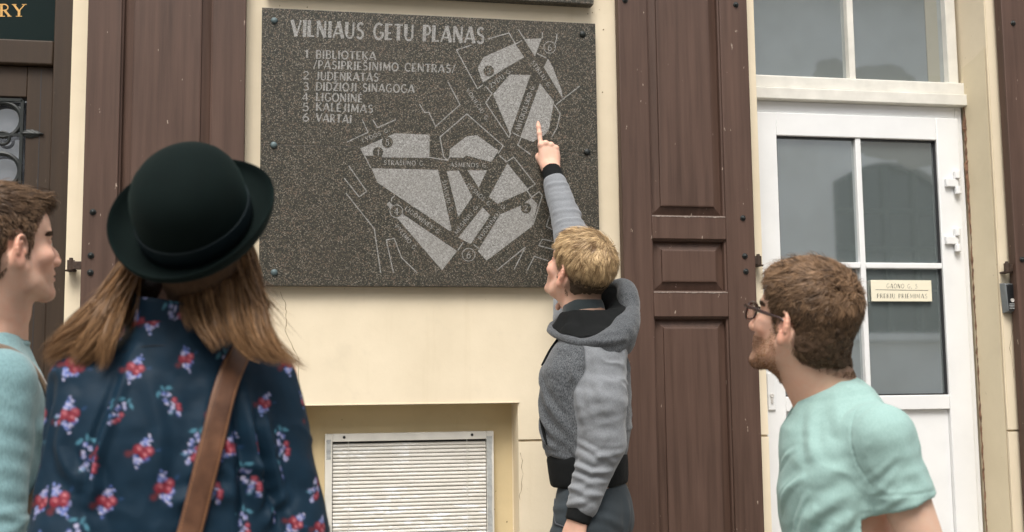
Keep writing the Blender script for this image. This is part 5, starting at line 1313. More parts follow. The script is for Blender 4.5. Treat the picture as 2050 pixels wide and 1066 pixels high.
    lk([(478, 470, .03), (492, 510, .0), (500, 560, -.01), (512, 610, -.03), (530, 660, -.05), (556, 700, -.055)], [.016, .022, .024, .022, .018, .006], 500, 0)
    for k in range(46):      # fly-away hairs
        x0 = rng.uniform(470, 505); e0 = rng.uniform(-.03, .04); dx, dy = rng.uniform(20, 120), rng.uniform(60, 190)
        lk([(x0, 520, e0), (x0+dx*.25, 520+dy*.45, e0-.03), (x0+dx*.6, 520+dy*.8, e0-.04), (x0+dx, 520+dy*rng.uniform(.9, 1.05), e0-.04)], [.004, .007, .007, .004], 3, 0)
        x0 = rng.uniform(235, 290); dx, dy = rng.uniform(30, 150), rng.uniform(90, 190)
        lk([(x0, 530, e0), (x0-dx*.25, 530+dy*.45, e0-.04), (x0-dx*.65, 530+dy*.85, e0-.06), (x0-dx, 530+dy, e0-.06)], [.004, .007, .007, .004], 3, 0)
    for x0, x1 in ((400, 418), (430, 446), (455, 470), (372, 380)):
        lk([(x0, 540, .03), (x0, 580, .0), ((x0+x1)/2, 610, -.03), (x1, 640, -.05)], [.026, .026, .022, .012], 330, 0, cols=[(.022, .012, .007), (.10, .056, .03)])
    for x0, x1 in ((352, 340), (330, 312), (308, 292), (288, 272)):
        lk([(x0, 535, .05), (x0, 570, .03), ((x0+x1)/2, 590, .0), (x1, 608, -.015)], [.024, .024, .020, .010], 260, 0, cols=[(.020, .011, .006), (.085, .047, .025)])
    lk([(270, 535, .02), (266, 590, .0), (260, 630, -.03), (248, 668, -.05)], [.020, .022, .020, .010], 320, 0, cols=[(.024, .013, .007), (.13, .072, .036)])
    # loose strands over the collar
    lk([(405, 560, -.02), (400, 610, -.06), (412, 650, -.085), (428, 680, -.095), (440, 705, -.10)], [.030, .026, .022, .018, .012], 260, 0)
    lk([(378, 565, -.02), (372, 610, -.065), (374, 640, -.085), (382, 668, -.095)], [.016, .013, .010, .005], 120, 0)
    lk([(430, 555, -.02), (432, 610, -.06), (446, 660, -.09), (462, 695, -.10)], [.030, .030, .026, .016], 420, 0)
    sN = [a for a in S_]; pts = np.concatenate(sN); colr = np.concatenate(Cc)
    ow = np.repeat(np.repeat((-V_)[None, None], pts.shape[0], 0), pts.shape[1], 1)+rng.normal(0, .8, (pts.shape[0], 1, 3))
    ribbons("hair", pts, rng.uniform(.0006, .0013, len(pts)), colr, root, ow, tipfade=.12)
    # leather shoulder bag
    bag = tag(empty("shoulder_bag", tuple(sh-rt*.2-Z*.6)), "brown leather bag strap with stitched edges crossing the back of the floral blouse", "bag")
    b = NB("brown_leather"); v = b.coord(); n1 = b.noise(v, 18, 5, .6); n2 = b.noise(v, 260, 3)
    b.set(Base_Color=b.mix(b.ramp(n1, [(.3, 0), (.72, 1)]), (.062, .026, .013), (.17, .075, .036)), Roughness=b.ramp(n1, [(.3, .38), (.7, .6)])); b.bump(n2, .2, .001); M_leather = b.m
    Pu = [p for p in P if p.op == 'u']
    raw = [at(470, 668, d+.13), at(482, 690, d+.05), at(478, 705, d-.03), at(466, 760, d-.1), at(440, 850, d-.12), at(410, 950, d-.13), at(378, 1066, d-.13), at(340, 1190, d-.13), at(290, 1350, d-.10)]
    pts, g = snap(Pu, dense(raw, 4), .0075); 
    strap("strap", list(pts), list(g), .040, .0042, M_leather, bag, plain("tan_thread", (.36, .17, .07), .8, 0, .1, 50, 0))
    c = pts[-1]+g[-1]*.07-Z*.10
    Vb, Fb_ = sculpt([Box(c, (.15, .045, .12), Rb, .03, .02), Box(c+Z*.02-Fb*.03, (.15, .02, .10), Rb, .015, .01)], c-.22, c+.22, .006); pydata("pouch", Vb, Fb_, M_leather, bag, True)
def navy_floral():
    b = NB("navy_floral_print"); v = b.coord(); c = b.attr(); w = b.noise(v, 1100, 2)
    b.set(Base_Color=c, Roughness=.6, Specular_IOR_Level=.16); b.bump(w, .12, .0006); return b.m
NAVY = (.0052, .0200, .0375)
def floral(V, N, sh, Rb, arms, rng_, seed=1):
    """woven print: bunches of roses and small blue flowers scattered over the cloth"""
    rng = np.random.default_rng(seed); q = (V-sh)@Rb; n = N@Rb
    C = np.repeat(np.array(NAVY)[None], len(V), 0); C = C*(1+.12*vnoise(V, 60))[:, None]
    u = q[:, 0]+.0; w = q[:, 2].copy(); depth = q[:, 1]
    side = np.abs(n[:, 0]); u = np.where(side > .75, np.sign(n[:, 0])*(.17+depth*.9), u); u = np.where((n[:, 1] > .2), u+3.0, u)
    jx, jz = .080, .070
    gx, gz = np.round(u/jx), None
    ROSE, PINK, WHITE, BLUE, TEAL, MUTE = (.175, .018, .030), (.38, .11, .14), (.46, .44, .56), (.085, .12, .33), (.07, .20, .27), (.11, .022, .026)
    def dab(du, dw, r, col, soft=.35, amp=1.0):
        nonlocal C; rr = np.hypot(du, dw)/r; m = np.clip((1-rr)/soft, 0, 1)*amp; C = C*(1-m[:, None])+np.array(col)*m[:, None]
    iu = np.arange(np.floor(u.min()/jx)-1, np.ceil(u.max()/jx)+2); iw = np.arange(np.floor(w.min()/jz)-1, np.ceil(w.max()/jz)+2)
    for a in iu:
        for b in iw:
            r = np.random.default_rng(int((a+200)*977+(b+200)*131+seed)); cx = (a+.5*(b % 2)+r.uniform(-.27, .27))*jx; cz = (b+r.uniform(-.24, .24))*jz
            sel = (np.abs(u-cx) < .05) & (np.abs(w-cz) < .055)
            if not sel.any(): continue
            ix = np.where(sel)[0]; Cs = C[ix]; uu, ww = u[ix]-cx, w[ix]-cz; an = r.uniform(-.75, .55); s_ = r.uniform(.66, .90)
            x = (uu*math.cos(an)+ww*math.sin(an))/s_; z = (-uu*math.sin(an)+ww*math.cos(an))/s_
            def dd(cx_, cz_, rad, col, soft=.4, amp=1.0, ax_=1.0, ro=0.0):
                nonlocal Cs; X = (x-cx_)*math.cos(ro)+(z-cz_)*math.sin(ro); Zz = -(x-cx_)*math.sin(ro)+(z-cz_)*math.cos(ro)
                m = np.clip((1-np.hypot(X, Zz*ax_)/rad)/soft, 0, 1)*amp; Cs = Cs*(1-m[:, None])+np.array(col)*m[:, None]
            kind = r.random()
            if kind < .62:
                dd(-.021, -.012, .0085, MUTE, .6, .8); dd(-.014, -.008, .006, MUTE, .6, .8); dd(.027, .010, .008, (.02, .05, .12), .7, .9, 2.2, .6)
                for (ax, az, rr) in ((.002, .020, .0072), (.007, .012, .006), (-.003, .013, .006), (-.001, -.021, .0075), (.006, -.016, .006), (-.006, -.015, .0062), (.013, -.011, .0055), (.004, .030, .0035), (.002, -.032, .0035), (.010, .024, .0035)):
                    dd(ax, az, rr, BLUE, .5, .95); 
                    for k in range(5): t = k*1.257+r.uniform(0, 1); dd(ax+rr*.52*math.cos(t), az+rr*.52*math.sin(t), rr*.36, WHITE if r.random() < .65 else (.20, .26, .52), .6, .9)
                for (ax, az, rr) in ((-.007, .001, .0108), (.011, .003, .0105), (.006, -.007, .0085)):
                    dd(ax, az, rr, ROSE, .25); dd(ax+.001, az+.002, rr*.72, PINK, .6, .75); dd(ax-.0008, az-.001, rr*.46, ROSE, .5, .9); dd(ax+.001, az+.0015, rr*.22, (.58, .24, .25), .7, .9)
            else:
                for k in range(9):
                    t = k/8; ax, az = -.004+.008*math.sin(k*1.9), .028-.056*t; dd(ax, az, .0058, BLUE, .5, .95)
                    for j in range(4): t2 = j*1.57+k; dd(ax+.003*math.cos(t2), az+.003*math.sin(t2), .0022, WHITE, .6, .9)
                for (ax, az) in ((.008, .004), (.009, -.010), (.006, -.018)): dd(ax, az, .0072, ROSE, .3); dd(ax, az+.0015, .0045, PINK, .6, .8)
                dd(-.014, .034, .010, TEAL, .5, .9, 2.4, .7); dd(.012, .034, .010, TEAL, .5, .9, 2.4, -.5); dd(.0, .040, .009, TEAL, .5, .8, 2.4, 1.6); dd(-.012, -.016, .009, TEAL, .6, .6, 2.4, .4)
            C[ix] = Cs
    return C
woman()
# ------------------------------------------------------------------ man in the grey hoodie pointing at the plaque
def man_pointing():
    rng = np.random.default_rng(8); V_, Rp = ray(1165); d = 3.58; Z = np.array((0, 0, 1.))
    th = R_(43); Fh = nrm(-Rp*math.cos(th)+V_*math.sin(th)); pt = R_(31); Fv = Fh*math.cos(pt)+Z*math.sin(pt); R = frame(Fv, roll=R_(3))
    H = at(1157, 541, d); base = at(1170, 623, d-.02)
    Fb = nrm(-Rp*math.cos(R_(16))+V_*math.sin(R_(16))); Rb = shear_frame(frame(Fb), (.02, 0)); rt = Rb[:, 0]; up = Rb[:, 2]; sh = base-up*.086
    root = person(sh, "fair-haired man in grey hooded sweatshirt reaching up and pointing at the stone plaque")
    tip = onwall(1081, 240, PY-.010); wr = min((onwall(1103, 340, -y) for y in np.linspace(.06, .25, 60)), key=lambda w: abs(np.linalg.norm(tip-w)-.190)); yh = nrm(tip-wr+np.array((.022, 0, 0)))
    sr = onwall(1158, 640, -.365); er = onwall(1145, 476, -.235); 
    sL, eL, wL = at(1198, 718, d-.17), at(1207, 886, d-.20), at(1158, 1036, d-.25)
    tor = Loft(sh, Rb, scaled(TORSO, .84, .85), .04)
    arms = limb(sL, eL, wL, (.036, .040, .028))+limb(sr, er, wr, (.04, .036, .029)); pelvis = sh-up*.53
    lb, tp = legs(root, pelvis, Rb, .11, M_denim, M_shoe, up_off=.09); lb[0].r1 = lb[2].r1 = .07
    npz = neck_prims(H, R, base, .056)
    # right hand: index finger stretched, the others folded, back of the hand towards us
    hz = nrm(np.array(CAM)-wr); hz = nrm(np.array((-.10, -1, .12)))
    X_ = np.cross(yh, nrm(hz-yh*(hz@yh)))
    side = 1 if X_[0] < 0 else -1
    curl = [(.10, .10, .06), (1.15, 1.35, .7), (1.25, 1.4, .75), (1.3, 1.4, .8)]
    hpR = hand_prims(wr, yh, hz, curl, (.45, .55, .5), side, 1.04, spread=(.0, .0, -.02, -.04), thumb_in=.42)
    dL = nrm(np.array((-.3, -.02, -1.)))
    hpL = hand_prims(wL+dL*.015, dL, -V_*.8-Rp*.5, RELAX, side=1 if np.cross(dL, -V_)@Fb > 0 else -1, sc=.98)
    hc = (.085, .055, .032); sk = (.67, .42, .315)
    def color(V):
        C = skin_color(V, H, R, sk, beard=.10, brow=(.3, .19, .1))
        q = (V-H)@R; e = (q[:, 2]-scalp_limit(q[:, 1]))/.010; w = (1/(1+np.exp(-e)))*(np.abs(q[:, 0]) < .082)*.85; C = C*(1-w[:, None])+np.array(hc)*w[:, None]
        k = np.linalg.norm(V-wr, axis=1) < .22; t = np.clip(np.linalg.norm(V-tip, axis=1)/.05, 0, 1); pk = (k*(1-t)*.5)[:, None]; C = C*(1-pk)+np.array((.66, .30, .22))*pk
        mole = np.zeros(len(V))
        for (x, y, z, r) in ((-.050, .006, -.112, .0042), (-.047, -.016, -.115, .003)): mole = np.maximum(mole, np.hypot(np.hypot(q[:, 0]-x, (q[:, 1]-y)), q[:, 2]-z) < r)
        C[mole > 0] = (.16, .07, .04); return C
    armR = [Cone(er, wr, .038, .0275, .02)]
    hvf = body_mesh(root, H, R, head_prims(H, R, 1.0, .98)+npz+[tor], [tor]+arms+lb+npz[:1], [hpL+[Cone(eL, wL, .038, .027, .02)]], color, mid=[(hpR+[Cone(wr-(wr-er)*.35, wr, .033, .0275, .02)], .0018)])
    # hair: long fair top falling from the whorl, dark short back and sides
    def thick(q): z, y = q[..., 2], q[..., 1]; return .002+.005*np.clip((z-.0)/.06, 0, 1)+.006*np.clip((z-.05)/.05, 0, 1)
    blond = lambda z: np.clip((z+.0)/.055, 0, 1)[:, None]
    Vc, Fc = hair_cap("hair_base", root, H, R, thick, lambda q: np.array((.045, .030, .018))*(1-blond(q[:, 2]))+np.array((.20, .13, .065))*blond(q[:, 2]))
    wh = np.array((.010, -.062, .105))
    region_ = lambda q: (q[:, 2] > scalp_limit(q[:, 1])-.002)
    def flow(p, n):
        dd = p-wh; l = np.linalg.norm(dd, axis=1)[:, None]; dd = dd/np.maximum(l, 1e-4); sw = np.cross(n, dd)
        low = np.clip((.02-p[:, 2])/.05, 0, 1)[:, None]; return dd*(1-.6*low)+sw*.38*(1-low)+low*np.array((0, -.15, -1.0))
    ln = lambda p: .016+.026*np.clip((p[:, 2]+.01)/.06, 0, 1)-.008*np.clip((p[:, 1]-.03)/.05, 0, 1)
    def colr(p, c):
        b = np.clip((p[:, 2]+.022)/.085, 0, 1)[:, None]; dk = np.array((.055, .036, .021))*(.6+1.1*c[:, :1]/.5); rt_ = np.clip(1-np.linalg.norm(p-wh, axis=1)/.028, 0, 1)[:, None]*.5
        return (c*b+dk*(1-b))*(1-rt_)
    short_hair("hair", root, Vc, Fc, H, R, region_, flow, ln, 21000, [(.15, .085, .038), (.74, .53, .29), colr], rng, lift=lambda p: .06+.13*np.clip((p[:, 2]-.03)/.05, 0, 1)+.12*np.clip((p[:, 1]-.03)/.05, 0, 1), clumps=620, clump=.62, curl=.14, width=.0011, off=.004, seg=8)
    hairline(root, hvf[0], hvf[1], H, R, [(.05, .033, .02), (.16, .10, .055)], rng, 2200, None, .007, -.072)
    # hooded sweatshirt
    m_body = fabric("dark_heather_fleece", (.022, .025, .029), (.055, .060, .066), 900, .95, .85, (560, 560, 170))
    m_slv = fabric("light_heather_fleece", (.17, .18, .192), (.235, .245, .26), 1000, .95, .16, (520, 520, 240))
    m_two = two_fabric()
    m_blk = fabric("black_rib_knit", (.003, .0038, .004), (.007, .0078, .008), 700, .95, 0, sheen=.0)
    rows = [(-.365, 0, .008, .140, .112, 2.3), (-.345, 0, .010, .150, .122, 2.3), (-.30, 0, .010, .157, .130, 2.3), (-.20, 0, .006, .165, .133, 2.3), (-.10, 0, .004, .172, .130, 2.4), (-.03, 0, -.010, .152, .105, 2.3), (.01, 0, -.018, .115, .084, 2.2), (.04, 0, -.02, .078, .068, 2), (.055, 0, -.02, .06, .06, 2)]
    body = [Loft(sh, Rb, rows, .04)]
    cut = [Cone(base-up*.03+Fb*.02, base+up*.14+Fb*.03, .060, .085, .004, 's'), Cone(base+Fb*.07, base+Fb*.13+up*.12, .035, .06, .01, 's')]
    fr = lambda f, r, u: sh+Fb*f+rt*r+up*u
    fl = [([fr(.10, -.09, -.10), fr(.07, -.13, -.20), fr(.02, -.15, -.27)], .018, .007), ([fr(.13, -.03, -.13), fr(.11, -.09, -.22), fr(.05, -.14, -.31)], .02, .008), ([fr(.135, .0, -.20), fr(.11, -.07, -.27), fr(.04, -.14, -.35)], .018, .008),
          ([fr(-.09, -.06, -.16), fr(-.12, -.04, -.26), fr(-.11, -.05, -.34)], .02, .006), ([fr(-.10, -.08, -.10), fr(-.13, -.03, -.2)], .02, .006), ([fr(.12, -.05, -.31), fr(.08, -.11, -.34), fr(.02, -.14, -.36)], .012, .005)]
    fl_b = fl
    wb = [Loft(sh-up*.0, Rb, [(-.445, 0, .004, .138, .112, 2.3), (-.42, 0, .005, .142, .116, 2.3), (-.365, 0, .008, .146, .119, 2.3), (-.345, 0, .008, .142, .114, 2.3)], .01)]
    def rib(Vv): pass
    cloth("waistband", wb, *bounds(wb, .02), .0055, m_blk, root, (), [(70, .0008, None)])
    # near sleeve
    s0 = sL+rt*.045+up*.012; dn = nrm(eL-sL); cf = wL-(wL-eL)*.19
    slv = [Cone(base-rt*.080-up*.088+Fb*.010, s0+Fb*.010, .044, .070, .06), Cone(s0+Fb*.006, sL+(eL-sL)*.55, .078, .073, .04), Cone(sL+(eL-sL)*.5, eL, .075, .066, .04), Cone(eL, cf, .064, .047, .03)]
    fl = []
    for i in range(9):
        c = eL+(cf-eL)*(.12+.10*i+rng.uniform(-.03, .03)); n1 = nrm(-V_+Fb*.1); w = .052
        fl.append(([c+Fb*w*rng.uniform(.2, 1)+Z*rng.uniform(-.02, .03), c+n1*w+Z*rng.uniform(-.008, .008), c-Fb*w*rng.uniform(.2, 1)-Z*rng.uniform(-.03, .02)], .0095+.004*rng.random(), .0030+.0030*rng.random()))
    for i in range(5):
        c = sL+(eL-sL)*(.32+.15*i); fl.append(([c+Fb*.07+Z*rng.uniform(-.03, .03), c-V_*.07, c-Fb*.06+Z*rng.uniform(-.03, .03)], .018, .0022))
    fl.append(([sL+Fb*.07-Z*.02, sL+Fb*.06-V_*.05-Z*.10, eL+Fb*.04-V_*.05+Z*.05], .018, .005)); fl.append(([sL-V_*.07+Z*.02, sL-V_*.075-Z*.09, eL-V_*.06-Fb*.02+Z*.06], .02, .004))
    fl_s = fl
    c2 = [Cone(cf-(wL-cf)*.2, wL+(wL-eL)*.05, .040, .0365, .01), Plane(wL+(wL-eL)*.065, wL-eL, .004)]
    cloth("cuff", c2, *bounds(c2[:1], .02), .004, m_blk, root, (), [(120, .0006, None)])
    # raised sleeve
    wc = wr-(wr-er)*.05
    slr = [Cone(sr-rt*.03, sr+(er-sr)*.5, .076, .070, .04), Cone(sr+(er-sr)*.45, er, .069, .058, .04), Cone(er, wc-(wr-er)*.17, .058, .0435, .03)]
    fl = []
    for i in range(8):
        c = er+(wc-er)*(-.25+.15*i+rng.uniform(-.05, .05)); w = .05
        fl.append(([c+np.array((-w, -.02, rng.uniform(-.01, .012))), c+np.array((0, -w, rng.uniform(-.01, .01))), c+np.array((w, -.01, rng.uniform(-.012, .01)))], .011, .0022+.002*rng.random()))
    for p in slv+slr: p.k = .022
    def two_tone(V, N):
        db = field(body[:1], V); ds = np.minimum(field(slv, V), field(slr, V)); s = ds-db-.004
        m = np.clip(.5-s/.007, 0, 1); seam = np.exp(-(s/.0022)**2)*((V-sh)@up > -.16); return np.stack([m, seam, 0*m], 1)
    cloth("sweatshirt", body[:1]+slv+slr+cut, *bounds(body[:1]+slv+slr, .02), .0036, m_two, root, fl_b+fl_s+fl, [(13, .0026, None), (40, .0009, None), (8, .0055, [[1, 0, .6], [0, 1, 0], [-.5, 0, 1.5]], 'r')], col=two_tone)
    c3 = [Cone(wc-(wr-er)*.20, wc+(wr-er)*.045, .0385, .0345, .01), Plane(wc+(wr-er)*.06, wr-er, .004)]
    cloth("cuff", c3, *bounds(c3[:1], .02), .0035, m_blk, root, (), [(120, .0006, None)])
    # hood lying round the neck: grey outside, black lining inside
    K = [(.108, -.004, -.048, .010), (.088, -.058, -.066, .011), (.040, -.108, -.086, .013), (-.025, -.138, -.104, .015), (-.090, -.120, -.104, .020), (-.140, -.060, -.072, .023), (-.150, .010, -.012, .022), (-.118, .080, .072, .018), (-.050, .108, .085, .015), (.030, .095, .020, .013), (.085, .050, -.018, .011)]
    ring = [base+Fb*(f)+rt*r+up*u for f, r, u, _ in K]; rad = [k[3] for k in K]; n = len(K)
    N_ = 44; RG = np.array(ring); RD = np.array(rad)
    def cat(A, u):
        i = int(u) % n; f = u-int(u); p0, p1, p2, p3 = A[(i-1) % n], A[i], A[(i+1) % n], A[(i+2) % n]
        return .5*((2*p1)+(-p0+p2)*f+(2*p0-5*p1+4*p2-p3)*f*f+(-p0+3*p1-3*p2+p3)*f**3)
    us = np.arange(N_)*n/N_; rq = [cat(RG, u) for u in us]; rdq = [float(cat(RD, u))*.80 for u in us]
    hood = [Cone(rq[i], rq[(i+1) % N_], rdq[i], rdq[(i+1) % N_], .012) for i in range(N_)]
    hood += [Ell(ring[5]*.4+ring[6]*.6-up*.045+Fb*.020, (.075, .036, .058), Rb, .05), Ell(ring[4]*.5+ring[5]*.5-up*.018+Fb*.015, (.05, .030, .032), Rb, .05), Ell(ring[7]-up*.05+Fb*.0, (.05, .028, .055), Rb, .05)]
    fl = [([ring[3]-V_*.03+up*.01, ring[4]-V_*.035-up*.0, ring[5]-V_*.04-up*.02], .012, .004), ([ring[4]-V_*.03-up*.05, ring[5]-V_*.04-up*.06], .014, .005)]
    cloth("hood", hood, *bounds(hood, .02), .0038, m_hood(), root, fl, [(16, .003, None), (40, .001, None)])
    m_ = 66; tt = np.linspace(0, n, m_+1)[:-1]; rg = np.array(ring+[ring[0]]); rr = np.array(rad+[rad[0]])
    rg = np.stack([np.interp(tt, np.arange(n+1), rg[:, i]) for i in range(3)], 1); rr = np.interp(tt, np.arange(n+1), rr)
    for _ in range(3): rg = (np.roll(rg, 1, 0)+2*rg+np.roll(rg, -1, 0))/4
    rows_ = []
    for f, lift, nse in ((0.0, .60, 0), (.12, .80, .0), (.30, .75, .003), (.50, .7, .004), (.70, .6, .003), (.9, .2, 0), (1.0, -.4, 0)):
        tg = base+up*.004-Fb*.004+nrmrows(rg-base-np.outer((rg-base)@up, up))*.067
        inn = rg*(1-f)+tg*f+up*(lift*rr)[:, None]*(1-f*.3); inn = inn+up*(nse*np.sin(np.arange(m_)*.9+f*6))[:, None]; rows_.append(inn)
    V = np.concatenate(rows_); F = [(j*m_+i, j*m_+(i+1) % m_, (j+1)*m_+(i+1) % m_, (j+1)*m_+i) for j in range(len(rows_)-1) for i in range(m_)]
    V, F = subdiv(V, np.array(F)); bw2 = [p for p in body[:1]+slv if p.op == 'u']; dd = field(bw2, V); k_ = (dd < .007) & (dd > -.06); V[k_] = snap(bw2, V[k_], .0075)[0]; V = relax(V, F, 2, .4); V = V+vnormals(V, F)*(fbm(V, 30)*.0022)[:, None]; pydata("hood_lining", V, F, m_blk, root, True)
    # dark tee at the throat, drawcords, zip
    tee = [Cone(base-up*.035+Fb*.004, base+up*.001+Fb*.003, .071, .0655, .01)]
    m_tee = fabric("charcoal_jersey", (.013, .019, .021), (.022, .030, .032), 900, .9); cloth("tee_shirt", tee, *bounds(tee, .02), .004, m_tee, root, (), [(30, .001, None)])
    Pb = body
    cord, g = snap(Pb, dense([fr(.105, -.062, .02), fr(.115, -.066, -.03), fr(.118, -.063, -.085)], 5), .006); bm = bmesh.new(); tube(bm, list(cord), .0042, 8); obj("drawcord", bm, m_blk, root, smooth=True)
    zp, g = snap(Pb, dense([fr(.12, -.008, .035), fr(.14, -.004, -.06), fr(.15, 0, -.2), fr(.14, 0, -.36)], 5), .002); bm = bmesh.new(); tube(bm, list(zp), .0038, 6); obj("zip", bm, plain("brass_zip", (.16, .13, .08), .4, .6), root, smooth=True)
    pk, g = snap(Pb, dense([fr(.115, -.075, -.215), fr(.10, -.095, -.26), fr(.08, -.115, -.315)], 5), .001); bm = bmesh.new(); tube(bm, list(pk), .0045, 6); obj("pocket_edge", bm, m_blk, root, smooth=True)
    M_sl = fabric("slate_trousers", (.024, .032, .038), (.040, .050, .057), 900, .9, 0, sheen=.05)
    fl = [([pelvis+Fb*.11+Z*.03-rt*.05, pelvis-V_*.13+Z*.0, pelvis-Fb*.10-Z*.03-rt*.06], .015, .005), ([pelvis+Fb*.10-Z*.05-rt*.09, pelvis-V_*.15-Z*.06, pelvis-Fb*.08-Z*.10-rt*.08], .015, .005), ([pelvis-Fb*.12+Z*.04-rt*.03, pelvis-Fb*.14-Z*.05-rt*.04, pelvis-Fb*.10-Z*.12-rt*.07], .02, .006)]
    tp2 = [p for p in tp]; tp2.append(Ell(pelvis-Fb*.032-rt*.0-Z*.02, (.14, .085, .11), np.stack([rt, Fb, up], 1), .05)); tp2[0] = Ell(pelvis+Z*.03, (.150, .108, .14), np.stack([rt, Fb, up], 1), .05); tp2[1].r1 = .088; tp2[3].r1 = .088; tp2 = tp2[:1]+[tp2[-1]]+tp2[1:-1]
    cloth("trousers", tp2, *bounds([p for p in tp2 if p.op == 'u'], .02), .007, M_sl, root, fl, [(14, .002, None)])
    pkx, g = snap([p for p in tp2 if p.op == 'u'], dense([pelvis+Fb*.10-rt*.08+Z*.05, pelvis+Fb*.06-rt*.13-Z*.02, pelvis-rt*.15-Z*.03], 5), .001); bm = bmesh.new(); tube(bm, list(pkx), .0022, 6); obj("pocket_seam", bm, M_denim, root, smooth=True)
def m_hood(): return two_fabric(False)
def two_fabric(two=True):
    b = NB("raglan_fleece" if two else "heather_fleece"); v = b.coord(); a = b.attr(); sp = b.n("ShaderNodeSeparateColor"); b.l(a, sp.inputs[0])
    h = b.noise(b.mapped((560, 560, 170)), 1.0, 4, .7); h2 = b.noise(b.mapped((430, 430, 150)), 1.0, 3, .7); w = b.noise(v, 900, 2)
    dk = b.mix(b.ramp(h, [(.38, 0), (.62, 1)]), (.028, .031, .035), (.155, .165, .175)); dk = b.mix(b.ramp(h2, [(.55, 0), (.66, 1)]), dk, (.012, .014, .017))
    lt = b.mix(b.ramp(h, [(.35, 0), (.65, 1)]), (.145, .155, .166), (.225, .236, .25))
    c = b.mix(.25, dk, (.03, .033, .037)) if not two else b.mix(b.ramp(sp.outputs[0], [(.42, 0), (.58, 1)]), dk, lt)
    if two: c = b.mix(b.math('MULTIPLY', sp.outputs[1], .55), c, (.035, .037, .04))
    b.set(Base_Color=c, Roughness=.95, Sheen_Weight=.2, Specular_IOR_Level=.2); b.bump(w, .25, .0008); return b.m
def nrmrows(a): return a/np.maximum(1e-9, np.linalg.norm(a, axis=1))[:, None]
man_pointing()
